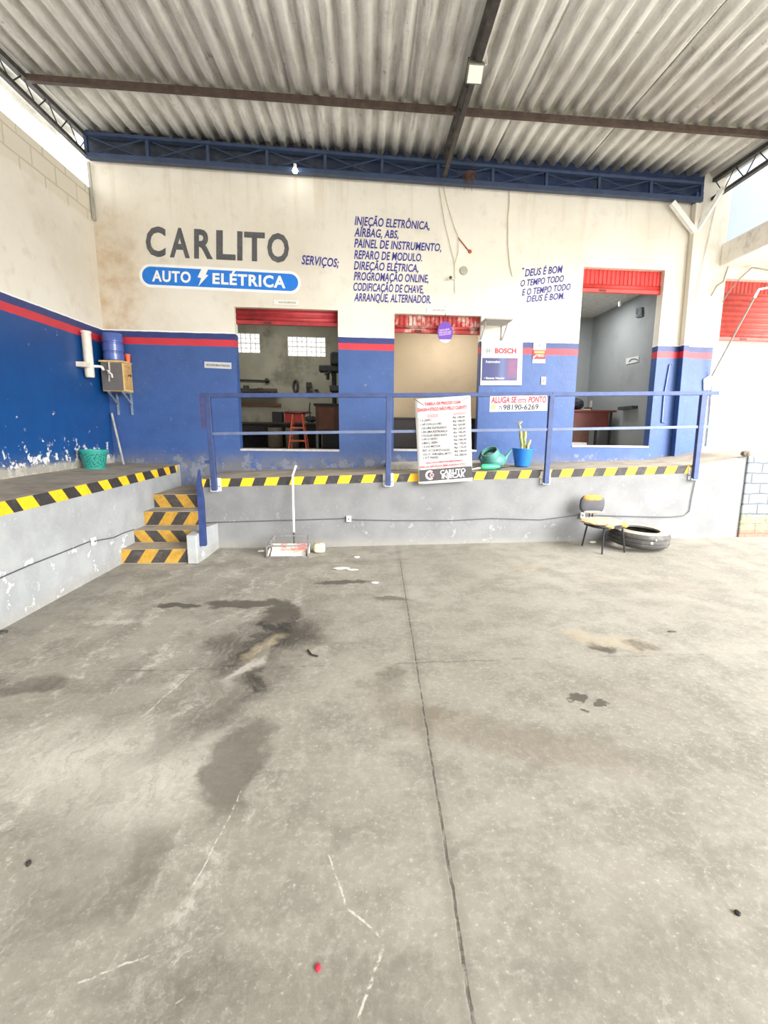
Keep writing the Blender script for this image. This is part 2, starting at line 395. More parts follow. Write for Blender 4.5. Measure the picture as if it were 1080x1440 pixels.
def sol(i, j):
    x, z = (xs[i]+xs[i+1])/2, (zs[j]+zs[j+1])/2
    return not any(a < x < b and c < z < d for a, b, c, d in holes+[(5.06, 9, 4.10, 9)])
wall_back = wall_grid(xs, zs, sol, B, B+.148, 'wall_back', M_back)
m = MB().box(LW-.2, LW, -6, B, -.1, 4.405)
struct(m.build('wall_left', M_left, org=(LW, 0, 0)))
# raised platforms
m = MB(); px_ = [-1.992, -1, 0, 1.32, 2.7, 4.165, 4.5, 4.9, 5.4, 7.2]
for a, b in zip(px_, px_[1:]):
    m.cur = 1; m.poly([(a, P, zplat(a)), (b, P, zplat(b)), (b, B+.05, zplat(b)+.01), (a, B+.05, zplat(a)+.01)])
    m.cur = 0; m.poly([(a, P, -.1), (b, P, -.1), (b, P, zplat(b)), (a, P, zplat(a))])
m.poly([(-1.992, B, -.1), (-1.992, P, -.1), (-1.992, P, .836), (-1.992, B, .846)])
platform = struct(m.build('platform_floor', [M_face, M_slab], org=(1, P, 0), fix=False))
m = MB(); m.cur = 1; m.poly([(LW, -6, zside(-6)), (LP, -6, zside(-6)), (LP, 6.89, zside(6.89)), (LW, 6.89, zside(6.89)+.02), ])
m.poly([(LW, 6.89, zside(6.89)+.02), (LP, 6.89, zside(6.89)), (LP-.0, B+.02, zside(7)), (LW, B+.02, zside(7)+.02)])
m.cur = 0; m.poly([(LP, -6, -.1), (LP, B, -.1), (LP, B, zside(7)), (LP, -6, zside(-6))])
sideplat = struct(m.build('side_platform_floor', [M_face_side, M_slab], org=(LP, 3, 0), fix=False))
# hazard stripes painted along both edges
m = MB(); top = [303.8, 337.2, 371, 406.5, 440.6, 473.8, 507.4, 541, 572.7, 604, 635, 665.3, 694.4, 728.5, 757.6, 786, 818.3, 848, 878.6, 905.6, 933.3, 962]
xb = [onY(a, 684-(a-300)*.0268, P).x for a in top]; xb = [xb[0]-.29] + xb + [xb[-1]+.27]
def fq(a, b, ci):
    s = .04; q = lambda x, z: (min(max(x, -1.985), 4.165), P-.004, zplat(min(max(x, -1.985), 4.165))-z)
    if a >= 4.165: return
    m.cur = ci; m.poly([q(a, .098), q(b, .098), q(b+s, 0), q(a+s, 0)])
for a, b in zip(xb, xb[1:]):
    fq(a, a+(b-a)*.5, 0); fq(a+(b-a)*.5, b, 1)
m.build('hazard_stripe', [M_yel, M_blk], parent=platform, fix=False)
m = MB(); ya = []
for a, b, c, d in ((21.3, 44.4, 32.4, 55.6), (66.7, 86.1, 78.7, 96.3), (103.7, 120.4, 114.8, 128.7), (136.7, 150.4, 146.3, 157.4), (164.8, 176.8, 172.5, 182.5),
                   (189.2, 199.2, 194.2, 204.2), (210.8, 220, 217.5, 223.3), (229.2, 236.7, 234.2, 240), (245, 249, 248, 250)):
    et = lambda x: 705.7-.2085*x; eb = lambda x: 724-.235*x
    ya.append((onX(a, et(a), LP).y, onX(b, et(b), LP).y, onX(c, eb(c), LP).y, onX(d, eb(d), LP).y))
for k in range(1, 10): ya.insert(0, tuple(v-.29 for v in ya[0]))
def sq(a, b, c, d, ci):
    f = lambda y, z: (LP+.004, min(y, 6.9), zside(y)-z)
    m.cur = ci; m.poly([f(c, .1), f(d, .1), f(b, 0), f(a, 0)])
for i, (a, b, c, d) in enumerate(ya):
    sq(a, b, c, d, 0)
    if i+1 < len(ya): sq(b, ya[i+1][0], d, ya[i+1][2], 1)
m.build('hazard_stripe', [M_yel, M_blk], parent=sideplat, fix=False)

# steps between the two platforms
st = thing('concrete_staircase', (-2.3, 5.6, 0), 'concrete steps with worn yellow and black risers between the two platforms', 'stairs')
ry = [5.245, 5.555, 5.83, 6.12]; rz = [0, .157, .30, .466, .632]
for k in range(4):
    m = MB(); xr = -1.93 if k < 2 else -1.995
    m.cur = 0; m.box(LP, xr, ry[k], B, rz[k]-.02 if k else -.05, rz[k+1])
    sgn = 1 if k in (0, 2) else -1
    a = LP+.002; w = .14; x = a-.25
    i = 0
    z0, z1 = rz[k]+.006, rz[k+1]-.004; xm = xr-.002; cl = lambda v: min(max(v, a), xm)
    s = .10*sgn
    x = a-.25+(.04 if k % 2 else .12)
    while x < xm+.2:
        m.cur = 1+i % 2; i += 1
        lo0, lo1, hi0, hi1 = x, x+w, x+s, x+w+s
        # clip the slanted stripe to the riser
        poly = [(lo0, z0), (lo1, z0), (hi1, z1), (hi0, z1)]
        for lim, keep in ((a, 1), (xm, -1)):
            out = []
            for p, q in zip(poly, poly[1:]+poly[:1]):
                ip, iq = keep*(p[0]-lim) >= 0, keep*(q[0]-lim) >= 0
                if ip: out.append(p)
                if ip != iq: tt = (lim-p[0])/(q[0]-p[0]); out.append((lim, p[1]+(q[1]-p[1])*tt))
            poly = out
            if not poly: break
        if len(poly) > 2: m.poly([(u, ry[k]-.003, v) for u, v in poly])
        x += w
    m.build('step', [M_slab, M_yeld, M_blkd], parent=st)
m = MB().prism([(-1.93, 5.2, 0), (-1.93, P, -.05), (-1.93, P, .30), (-1.93, 5.55, .335), (-1.93, 5.2, .315)], (.105, 0, 0))
m.build('side_curb', M_face_side, parent=st, bevel=.01)

# rooms behind the openings
def room(nm, x0, x1, y1, z0, z1, mb_, mf, mc, left=True, back=True):
    y0 = B+.146
    struct(MB().box(x0, x1, y0, y1, z0-.1, z0).build('floor_'+nm, mf))
    struct(MB().box(x0, x1, y0, y1, z1, z1+.1).build('ceiling_'+nm, mc))
    struct(MB().box(x1, x1+.08, y0, y1, z0, z1).build('wall_%s_right' % nm, mb_))
    if left: struct(MB().box(x0-.08, x0, y0, y1, z0, z1).build('wall_%s_left' % nm, mb_))
    if back: struct(MB().box(x0-.08, x1+.08, y1, y1+.1, z0-.1, z1+.1).build('wall_%s_back' % nm, mb_))
M_dfl = mat('5A544C', .8)
room('workshop', -3.75, .1, 11., 1.06, 3.95, M_inner, M_dfl, M_inner, back=False)
room('office', .27, 2.6, 8.6, 1.12, 3.3, M_beige, mat('6E6458', .8), M_beige)
room('reception', 2.8, 4.35, 9.56, 1.18, 3.635, M_grey, mat('A79C88', .8), mat('C9C7C0', .85))
# workshop back wall with two glass-block windows
wh = [(-3.30, -2.30, 3.03, 3.43), (-1.72, -.915, 2.985, 3.39)]
xs2 = sorted({-3.85, .2} | {q for h in wh for q in h[:2]}); zs2 = sorted({.95, 4.05} | {q for h in wh for q in h[2:]})
def sol2(i, j):
    x, z = (xs2[i]+xs2[i+1])/2, (zs2[j]+zs2[j+1])/2
    return not any(a < x < b and c < z < d for a, b, c, d in wh)
wall_grid(xs2, zs2, sol2, 11., 11.15, 'wall_workshop_back', M_inner)
tg = NT('frosted_glass_block'); tr = tg.n.new('ShaderNodeBsdfTranslucent'); tp = tg.n.new('ShaderNodeBsdfTransparent'); mx = tg.n.new('ShaderNodeMixShader')
tr.inputs[0].default_value = (.95, .95, .97, 1); mx.inputs[0].default_value = .55
tg.l.new(tr.outputs[0], mx.inputs[1]); tg.l.new(tp.outputs[0], mx.inputs[2]); tg.l.new(mx.outputs[0], tg.n['Material Output'].inputs[0])
M_blockglass = tg.m
for k, (a, b, c, d) in enumerate(wh):
    nx = round((b-a)/.2)
    m = MB(); w = (b-a)/nx; h = (d-c)/2
    for i in range(nx+1): m.box(a+i*w-.011, a+i*w+.011, 11.01, 11.12, c, d)
    for i in range(nx): m.box(a+(i+.5)*w-.006, a+(i+.5)*w+.006, 11.02, 11.10, c, d)
    for j in range(3): m.box(a, b, 11.012, 11.118, c+j*h-.011, c+j*h+.011)
    for j in range(2): m.box(a, b, 11.022, 11.098, c+(j+.5)*h-.006, c+(j+.5)*h+.006)
    wo = struct(m.build('window_%d' % (k+1), mat('E8E8E6', .8)))
    MB().box(a, b, 11.05, 11.06, c, d).build('pane', M_blockglass, parent=wo)
# unseen area lights added under the room ceilings to brighten the three rooms
for nm, loc, sz, en in (('workshop', (-1.9, 9.4, 3.90), (1.6, .9), 15), ('office', (1.3, 7.9, 3.27), (.9, .35), 7.5), ('reception', (3.5, 8.3, 3.60), (.6, .6), 9)):
    ld = bpy.data.lights.new('ceiling_lamp_'+nm, 'AREA'); ld.shape = 'RECTANGLE'; ld.size, ld.size_y = sz; ld.energy = en; ld.color = (1, .96, .88) if nm != 'reception' else (.95, .98, 1)
    lo = bpy.data.objects.new('ceiling_lamp_'+nm, ld); C.objects.link(lo); lo.location = loc
# pale sills and jamb trim of the openings
for k, (a, b, c, d) in enumerate(holes[:3]):
    m = MB().box(a, b, B-.012, B+.15, c-.025, c+.004)
    struct(m.build('trim_%d' % (k+1), mat('B9B6B4', .7), bevel=.004))

# neighbouring building beyond the right edge of the roof
M_nb = mat('F2EEE4', .9, var=.08, scale=3, dirt='B5AD9C')
struct(MB().box(5.0, 8, 5.0, B, 3.80, 4.10).build('canopy_slab', M_nb, bevel=.015))
struct(MB().box(5.9, 6.1, 3.5, 8.5, 4.1, 7.5).box(4.7, 5.9, 8.3, 8.5, 4.1, 7.5).build('wall_neighbour', mat('B4BCC4', .9, var=.05, scale=1)))
struct(MB().box(5.06, 6.7, 7.34, 7.42, 1.1, 3.9).build('wall_neighbour_room', mat('F2F1EE', .8, var=.02)))
def whitebrick():
    t = NT('whitewashed_brick'); o = t.xyz()
    v = t.comb(o[0], o[2], 0.); wv = t.vmath('ADD', v, t.vmath('MULTIPLY', t.vmath('SUBTRACT', t.comb(t.noise(5, 3), t.noise(6, 3), 0.), (.5, .5, 0)), (.03, .03, 0)))
    bk = t.brick(wv, .27, .135, .012)
    n = t.noise(9, 6, .7)
    col = t.mix(t.step(n, .4, .7), lin('80858A'), lin('72777A'))
    col = t.mix(t.mul(bk, .55), col, lin('3E4245'))
    bare = t.step(t.math('ADD', o[2], t.mul(t.math('SUBTRACT', n, .5), .35)), .42, .36)
    col = t.mix(bare, col, t.mix(t.step(t.noise(14, 5), .4, .6), lin('8E866E'), lin('72755E')))
    rd = t.step(t.math('ADD', o[2], t.mul(t.math('SUBTRACT', t.noise(11, 4), .5), .3)), .22, .17)
    col = t.mix(t.mul(rd, .8), col, lin('8A6354'))
    t.bump(t.math('SUBTRACT', t.mul(n, .4), bk), .7, .02); return t.done(col, .85)
m = MB().box(4.92, 8, P-.025, P+.1, -.1, 1.17)
struct(m.build('wall_right', whitebrick(), bevel=.02))

# ------------------------------------------------------------------ roof
def sheet_mat():
    t = NT('fibre_cement_sheet'); o = t.xyz()
    streak = t.noise(1, 7, .7, t.map(t.pos, scale=(16, 1.1, 4))); blot = t.noise(2.2, 6, .65); fine = t.noise(38, 5, .7)
    col = t.mix(t.step(blot, .35, .7), lin('DCDAD3'), lin('C8C6BE'))
    col = t.mix(t.mul(t.step(streak, .46, .68), .7), col, lin('908B80'))
    col = t.mix(t.mul(t.step(fine, .52, .7), .4), col, lin('EEEBE4'))
    col = t.mix(t.mul(t.step(t.noise(5, 7, .75), .62, .69), .6), col, lin('6E685C'))
    near = t.mul(t.step(t.math('ABSOLUTE', t.math('SUBTRACT', o[1], 5.95)), .22, .02), t.step(fine, .35, .6))
    col = t.mix(t.mul(near, .45), col, lin('8C8F70'))
    t.bump(fine, .2, .005); return t.done(col, .9)
M_sheet = sheet_mat()
ceil = bpy.data.objects.new('ceiling', None); C.objects.link(ceil); ceil['kind'] = 'structure'; ceil.location = (0, 3, 4.8); ORG['ceiling'] = Vector((0, 3, 4.8))
PITCHW = .177; NW = 7; X0R = -2.06-2*NW*PITCHW; XL, XR = -3.98, 4.97
rows = [(5.74, 7.12, .010), (3.55, 5.955, 0), (1.3, 3.7, -.010), (-.95, 1.45, -.018), (-3.2, -.8, -.026), (-5.45, -3.05, -.034)]  # last row is out of view, added to hold back sky light from the front
k = 0
for y0, y1, dz in rows:
    for c in range(-1, 9):
        a = X0R+c*NW*PITCHW; b = a+NW*PITCHW+.05
        a, b = max(a, XL), min(b, XR)
        if b-a < .1: continue
        m = MB(); n = max(2, int((b-a)/PITCHW*16)); tilt = random.uniform(-.004, .004)
        col = []
        for i in range(n+1):
            x = a+(b-a)*i/n
            col.append([(x, y, zroof(x, y)+.03+.030*math.tanh(2.0*math.sin(2*math.pi*(x-X0R)/PITCHW+1.2))+dz+tilt+.014*i/n) for y in (y0, (y0+y1)/2, y1)])
        vs = [q for r_ in col for q in r_]
        m.add(vs, [(3*i+j, 3*i+j+1, 3*i+j+4, 3*i+j+3) for i in range(n) for j in (0, 1)])
        m.build('roof_sheet', M_sheet, parent=ceil, smooth=False, fix=False, solid=.006)
        k += 1
for o in ceil.children:
    for p in o.data.polygons: p.use_smooth = True

M_bsteel = mat('33425D', .5, .1, var=.15, scale=10, dirt='2A3650'); M_dsteel = mat('3D3935', .6, .2, var=.2, dirt='5E544A')
M_bsteel2 = mat('2F4573', .5, .1, var=.2, scale=10, dirt='57606E')
g = thing('lattice_girder', (0, 6.9, 4.7), 'blue painted steel lattice girder running along the top of the back wall', 'girder')
tl, tr_, bl_, br_ = onY(120, 189, 6.9), onY(987, 260, 6.9), onY(124, 220, 6.9), onY(986, 282, 6.9)
MB().bar(tl, tr_, .09, .035).build('top_chord', M_bsteel, parent=g)
MB().bar(bl_, br_, .09, .055).build('bottom_chord', M_bsteel, parent=g)
Lx = [tl.x+(tr_.x-tl.x)*q for q in [0]+[i/11 for i in range(1, 11)]+[1]]
zt_ = lambda x: tl.z+(tr_.z-tl.z)*(x-tl.x)/(tr_.x-tl.x); zb_ = lambda x: bl_.z+(br_.z-bl_.z)*(x-bl_.x)/(br_.x-bl_.x)
for x in Lx: MB().bar((x, 6.9, zb_(x)), (x, 6.9, zt_(x)), .035, .05, up=(0, 1, 0)).build('upright', M_bsteel, parent=g)
for a, b in zip(Lx, Lx[1:]):
    MB().tube([(a, 6.885, zb_(a)), (b, 6.885, zt_(b))], .008, 6).tube([(a, 6.915, zt_(a)), (b, 6.915, zb_(b))], .008, 6).build('diagonal_brace', M_bsteel, parent=g)
def truss(x, zl, lab, ms, y0, y1, topdz=-.035):
    r = thing('roof_truss', (x, 3, 4.7), lab, 'truss', None)
    MB().bar((x, y0, zroof(x, y0)+topdz), (x, y1, zroof(x, y1)+topdz), .06, .05).build('top_chord', ms, parent=r)
    MB().bar((x, y0, zl), (x, y1, zl), .05, .04).build('bottom_chord', ms, parent=r)
    m = MB(); y = y0; up = True; st_ = .19
    while y < y1-.02:
        yn = min(y+st_, y1)
        za, zb2 = (zl, zroof(x, yn)+topdz) if up else (zroof(x, y)+topdz, zl)
        m.tube([(x, y, za), (x, yn, zb2)], .007, 5); y = yn; up = not up
    m.build('zigzag_web', ms, parent=r)
    return r
zc = onY(615, 247, 6.85).z
truss(LW+.03, 4.74, 'dark slim steel truss along the left roof edge above the block wall', M_dsteel, -5, 6.97)
truss(.985, zc, 'dark slim steel truss crossing under the middle of the roof, carrying the floodlight', M_dsteel, -5, 6.86)
truss(4.76, 4.655, 'dark slim steel truss along the right roof edge by the neighbouring wall', M_dsteel, -5, 6.98)
pa, pb = Vector((LW+.05, 5.86, 0)), Vector((4.76, 5.86, 0))
m = MB()
for a, b in ((LW+.06, .955), (1.015, 4.73)):
    A = Vector((a, 5.86, zroof(a, 5.86)-.045)); Bq = Vector((b, 5.86, zroof(b, 5.86)-.045))
    m.bar(A, Bq, .05, .06)
tag(m.build('roof_purlin', mat('4C3D35', .6, .2, var=.25, dirt='635448')), 'brown steel purlin crossing under the corrugated roof sheets', 'purlin')
# steel posts carrying the girder
c0, c1 = onY(979, 300, 6.95), onY(949, 645, 6.95)
r = thing('steel_column', (c1.x, 6.95, 1.07), 'painted steel column at the right end of the back wall with two white braces', 'column')
MB().bar((c1.x, 6.955, zplat(c1.x)), (c0.x, 6.955, 4.63), .085, .10, up=(0, 1, 0)).build('shaft', M_back, parent=r, bevel=.006)
mw = mat('E9E6DE', .6, var=.06)
MB().bar(onY(945, 285, 6.9), onY(977, 327, 6.93), .06, .07).build('brace', mw, parent=r)
MB().bar(onY(980, 325, 6.93), onX(1018, 263, 4.72), .06, .05).build('brace', mw, parent=r)
MB().bar((c0.x, 6.955, 4.58), (c0.x, 6.955, 4.70), .10, .10, up=(0, 1, 0)).build('cap', M_bsteel2, parent=r)
a, b = onY(124, 228, 6.98), onY(133, 310, 6.98)
tag(MB().bar(b, a, .03, .03, up=(0, 1, 0)).build('corner_pipe', mat('A9A69C', .6)), 'thin grey pipe upright in the left corner under the girder', 'pipe')
# floodlight on the truss, bulb on the girder, straw nest
fp = Vector((1.035, 5.19, 4.62)); c = onY(668, 103, 4.9)
r = thing('floodlight', c+Vector((0, 0, .1)), 'small white square floodlight hanging from the middle roof truss', 'floodlight')
fm = Matrix.Rotation(math.radians(52), 3, 'X')
def fbox(m, x0, x1, y0, y1, z0, z1):
    k0 = len(m.v); m.box(x0, x1, y0, y1, z0, z1)
    for i in range(k0, len(m.v)): m.v[i] = c+fm@m.v[i]
    return m
fbox(MB(), -.076, .076, -.02, .04, -.076, .076).build('housing', mat('6F6A5E', .5), parent=r, bevel=.008)
fbox(MB(), -.064, .064, -.024, -.018, -.064, .064).build('glass_front', mat('E8EAE0', .3, var=.03), parent=r)
MB().tube([c+Vector((-.075, .05, 0)), c+Vector((-.05, .06, .16)), c+Vector((.05, .06, .16)), c+Vector((.075, .05, 0))], .008, 6).build('bracket', M_dsteel, parent=r)
MB().tube([c+Vector((.03, .05, .06)), c+Vector((.12, .06, .12)), c+Vector((.09, 0, .2)), c+Vector((.02, -.1, .2))], .006, 6).build('cable', mat('D8D4C8', .6), parent=r)
lb = onY(415, 240, 6.81)
r = thing('bulb_lamp', lb, 'small lit lamp fixed under the blue girder above the left opening', 'lamp')
t = NT('lit_bulb'); t.b.inputs['Emission Color'].default_value = (1, .96, .88, 1); t.b.inputs['Emission Strength'].default_value = 6; M_bulb = t.done(lin('FFFFFF'), .3)
MB().lathe([(.004, -.03), (.026, -.022), (.034, 0), (.026, .022), (.012, .034)], lb, 14).build('bulb', M_bulb, parent=r, smooth=True)
MB().lathe([(.02, .03), (.02, .075)], lb, 12).build('holder', mat('E0DDD4', .5), parent=r)
nb_ = onY(660, 246, 6.83)
m = MB()
for i in range(70):
    a = nb_+Vector((random.gauss(0, .035), random.uniform(-.02, .06), random.uniform(-.02, .06)))
    d = Vector((random.gauss(0, .28), random.gauss(0, .2), random.gauss(-.8, .6))).normalized()*random.uniform(.05, .17)
    m.tube([a, a+d*.5+Vector((random.gauss(0, .01), 0, 0)), a+d], .0022, 4)
tag(m.build('straw_nest', mat('6E4E36', .9, var=.4)), 'clump of brown straw nest hanging from the blue girder', 'nest')

# ------------------------------------------------------------------ painted lettering on the back wall
ONW = lambda x, y: onY(x, y, B-.001)
ink = mat('58585A', .7, var=.12, dirt='6E6C68'); inkb = mat('3A3C8E', .7, var=.15); skyb = mat('1A7BDD', .6, var=.06); wht = mat('F7F6F2', .7, var=.03)
def painted(mb, mt, label=None, name='lettering', parent=wall_back):
    o = mb.build(name, mt, parent=parent, fix=False)
    if label: o['label'] = label
    return o
yt = lambda x: 318.5+(x-204.4)*.0545; yb = lambda x: 359.5+(x-204.4)*.047
painted(text_mb([row(ch, 180+a/3.6, 180+b/3.6, yt(180+a/3.6), yb(180+a/3.6), yt(180+b/3.6), yb(180+b/3.6)) for ch, a, b in
  (('C', 90, 191), ('A', 212, 313), ('R', 335, 431), ('L', 447, 545), ('I', 553, 580), ('T', 588, 693), ('O', 705, 815))], ONW, bold=.03), ink, 'big grey painted letters reading CARLITO')
def pill(x0, x1, tl, bl2, tr, br, grow, lift, mt):
    m = MB(); pts = []
    W = lambda u, v: (ONW(x0, tl)*(1-u)+ONW(x1, tr)*u)*v+(ONW(x0, bl2)*(1-u)+ONW(x1, br)*u)*(1-v)
    Wd = (W(1, .5)-W(0, .5)).length; H = (W(0, 1)-W(0, 0)).length; R_ = H/2
    for s in range(25):
        a = math.pi/2+math.pi*s/24; pts.append((R_+(R_+grow)*math.cos(a), R_+(R_+grow)*math.sin(a)))
    for s in range(25):
        a = -math.pi/2+math.pi*s/24; pts.append((Wd-R_+(R_+grow)*math.cos(a), R_+(R_+grow)*math.sin(a)))
    m.poly([W(p/Wd, q/H)+Vector((0, -lift, 0)) for p, q in pts]); painted(m, mt, name='banner_shape')
pill(200, 419.4, 374.3, 399.7, 385.8, 410, .035, .002, wht)
pill(200, 419.4, 374.3, 399.7, 385.8, 410, 0, .004, skyb)
m = text_mb([row('AUTO', 214, 268.5, 380.3, 395.5, 382.5, 397.8), row('ELÉTRICA', 299, 401.6, 384.2, 398.9, 388.6, 405.3)], ONW, bold=.035, spacing=1.12, lift=.006)
q = [(375, 312), (408, 318), (394, 346), (408, 350), (357, 406), (371, 364), (353, 360)]
m.poly([ONW(180+a/3.6, 290+b/3.6)+Vector((0, -.006, 0)) for a, b in q])
painted(m, wht, 'white letters and lightning bolt on the blue band')
lines = [row('SERVIÇOS;', 424, 476.5, 358.5, 371.5, 364, 376)]
lines += [row(*a) for a in (('INJEÇÃO ELETRÔNICA,', 498.7, 604, 304, 316.5, 312, 323.2), ('AIRBAG, ABS,', 498, 560.3, 320, 332.6, 324.4, 335.4), ('PAINEL DE INSTRUMENTO,', 498, 620.5, 335.6, 348, 342.8, 353.6),
          ('REPARO DE MODULO.', 498, 593.7, 351.6, 364, 357, 367.8), ('DIREÇÃO ELÉTRICA,', 497.6, 588.4, 367.2, 379, 372, 382.7), ('PROGROMAÇÃO ONLINE,', 497.6, 602.5, 382.2, 394, 386.6, 397.6),
          ('CODIFICAÇÃO DE CHAVE,', 497, 595.5, 397.4, 408.8, 401.6, 412.6), ('ARRANQUE, ALTERNADOR.', 498, 606, 412, 423.4, 415.6, 426.8),
          ('"', 734, 737.5, 377, 383, 377, 383), ('DEUS É BOM', 738, 791.5, 378.8, 389, 373.2, 383.4), ('O TEMPO TODO', 732, 793, 394.2, 403.2, 387, 396), ('E O TEMPO TODO', 734, 802.4, 406.8, 415.8, 398.4, 407.4), ('DEUS É BOM.', 740.4, 793.5, 416.4, 425, 411.2, 420.4))]
painted(text_mb(lines[:9], ONW, bold=.022, shear=.22, spacing=1.02), inkb, 'blue hand-painted list of services')
painted(text_mb(lines[9:], ONW, bold=.022, shear=.25, spacing=1.02), inkb, 'blue hand-painted motto')

# ------------------------------------------------------------------ guard railing along the platform edge
RB = mat('33446F', .5, .1, var=.14, scale=12, dirt='2B395F'); RW = mat('D5D6DC', .6, var=.1, scale=18, dirt='9A8F86')
YR = 5.915
r = thing('guard_railing', (1.2, YR, .7), 'blue steel guard railing along the front edge of the raised platform', 'railing')
pt = [onY(281.5, 556, YR), onY(546.7, 556, YR), onY(776, 554.5, YR), onY(1010, 552.8, YR)]
m = MB(); [m.bar(a, b, .05, .05) for a, b in zip(pt, pt[1:])]
m.build('top_rail', RB, parent=r, bevel=.004)
pm = [onY(296, 610, YR), onY(547, 607, YR), onY(772, 604, YR), onY(1002, 600, YR)]
m = MB(); [m.bar(a, b, .035, .035) for a, b in zip(pm, pm[1:])]
m.build('middle_rail', mat('5E6883', .5, .1, var=.1), parent=r, bevel=.003)
for a, b in (((291.7, 557), (302.3, 690)), ((546.7, 556), (546, 683)), ((776, 554), (767.8, 680)), ((989, 553), (976.5, 674))):
    A, Bq = onY(*a, YR), onY(*b, YR)
    po = MB().bar(Bq, A, .062, .055, up=(0, 1, 0)).build('post', RB, parent=r, bevel=.004)
    m = MB().box(Bq.x-.065, Bq.x+.065, P-.016, P-.003, Bq.z-.01, Bq.z+.15)
    m.box(Bq.x-.045, Bq.x+.045, P-.06, P-.015, Bq.z-.01, Bq.z+.012)
    f = m.build('foot_plate', RW, parent=po, bevel=.003)
    for sx_ in (-.05, .05): MB().lathe([(.009, 0), (.009, .014)], (Bq.x+sx_, P-.016, Bq.z+.05), 8, Matrix.Rotation(math.pi/2, 3, 'X')).build('bolt', mat('8C8C90', .4, .7), parent=po)
a, b = onY(285, 559, YR), onY(288.5, 603, YR)
MB().bar(b, a, .065, .05, up=(0, 1, 0)).build('drop_stub', mat('3A3B66', .5, var=.2), parent=r)
a, b = onY(288, 649.5, YR), onY(298, 649.5, YR)
MB().bar(a, b, .03, .04).build('side_stub', RB, parent=r)
a, b = onY(277, 660, 5.31), onY(284, 767, 5.31)
m = MB(); w = .058; dx_ = -1.790-b.x; a.x += dx_; b.x += dx_
m.prism([(b.x-w/2, 5.28, b.z), (b.x+w/2, 5.28, b.z), (a.x+w/2+.004, 5.28, a.z-.33), (a.x+.002, 5.28, a.z), (a.x-w/2+.004, 5.28, a.z-.13)], (0, .06, 0))
tag(m.build('stair_post', mat('26386B', .5, .1, var=.2)), 'blue steel post with pointed cut top standing on the low curb of the steps', 'post')

# ------------------------------------------------------------------ signs
def flat_sign(name, q, plane, th, mt, label, cat):
    w = [plane(*p) for p in q]; n = (w[1]-w[0]).cross(w[3]-w[0]).normalized()
    if n.dot(O-w[0]) < 0: n = -n
    return tag(MB().prism([p+n*.002 for p in w], n*th).build(name, mt), label, cat)
def sub(par, name, mb, mt, fix=False, label=None):
    o = mb.build(name, mt, parent=par, fix=fix)
    if label: o['label'] = label
    return o
white = mat('C2C2C0', .5, var=.02); redp = mat('D81F34', .5, var=.05); dark = mat('2A2A2E', .6, var=.1)
def patch(q, plane, lift, mb=None):
    w = [plane(*p) for p in q]; n = (w[1]-w[0]).cross(w[3]-w[0]).normalized()
    if n.dot(O-w[0]) < 0: n = -n
    return (mb or MB()).poly([p+n*lift for p in w])
def rect(x0, y0, x1, y1): return ((x0, y0), (x1, y0), (x1, y1), (x0, y1))
# brand board
sg = flat_sign('wall_sign', ((676.8, 479.3), (734.6, 480.2), (732.8, 541.8), (675, 541.8)), ONW, .02, white, 'white wall sign with red lettering and a dark blue picture, right of the middle opening', 'sign')
CR = lambda a, b: (660+a/8.308, 430+b/8.308)
sub(sg, 'grey_band', patch([CR(*p) for p in ((143, 412), (618, 418), (616, 462), (143, 458))], ONW, .0235), mat('DEE2E1', .5, var=.02))
t = NT('sign_picture'); o = t.xyz(); col = t.mix(t.step(o[0], 1.70, 1.95), lin('2E3168'), lin('4A4A78')); col = t.mix(t.mul(t.step(o[0], 1.93, 2.02), t.step(t.noise(4, 2), .35, .6)), col, lin('7E4C70'))
col = t.mix(t.mul(t.step(o[0], 1.82, 1.9), t.step(o[0], 1.99, 1.9)), col, lin('56628C')); M_pic = t.done(col, .4)
sub(sg, 'picture', patch([CR(*p) for p in ((148, 612), (560, 614), (551, 876), (139, 876))], ONW, .024), M_pic)
sub(sg, 'lettering', text_mb([row('BOSCH', 695.4, 725.3, 490, 497, 490.4, 497.4)], ONW, bold=.04, lift=.024), redp)
sub(sg, 'small_lettering', text_mb([row('Automotivo', 682, 702.6, 507, 510.6, 507.2, 510.8)], ONW, bold=.03, lift=.027), white); sub(sg, 'small_lettering', text_mb([row('• Sistema Veicular', 680, 709, 530.4, 533.4, 530.4, 533.4)], ONW, bold=.03, lift=.027), white)
m = MB(); c = ONW(686.3, 493.4)+Vector((0, -.0245, 0)); R_ = .043
def ring(m, r0, r1, n=28):
    for k in range(n):
        a, b = 2*math.pi*k/n, 2*math.pi*(k+1)/n
        m.poly([c+Vector((q*math.cos(u), 0, q*math.sin(u))) for q, u in ((r0, a), (r1, a), (r1, b), (r0, b))])
ring(m, R_*.82, R_)
for sx_ in (-1, 1):
    m.poly([c+Vector((sx_*q, -.001, s)) for q, s in ((.010, -.026), (.020, -.018), (.024, 0), (.020, .018), (.010, .026))])
m.poly([c+Vector((q, -.001, s)) for q, s in ((-.011, -.006), (.011, -.006), (.011, .006), (-.011, .006))])
sub(sg, 'emblem', m, mat('858D8B', .5, var=.02))
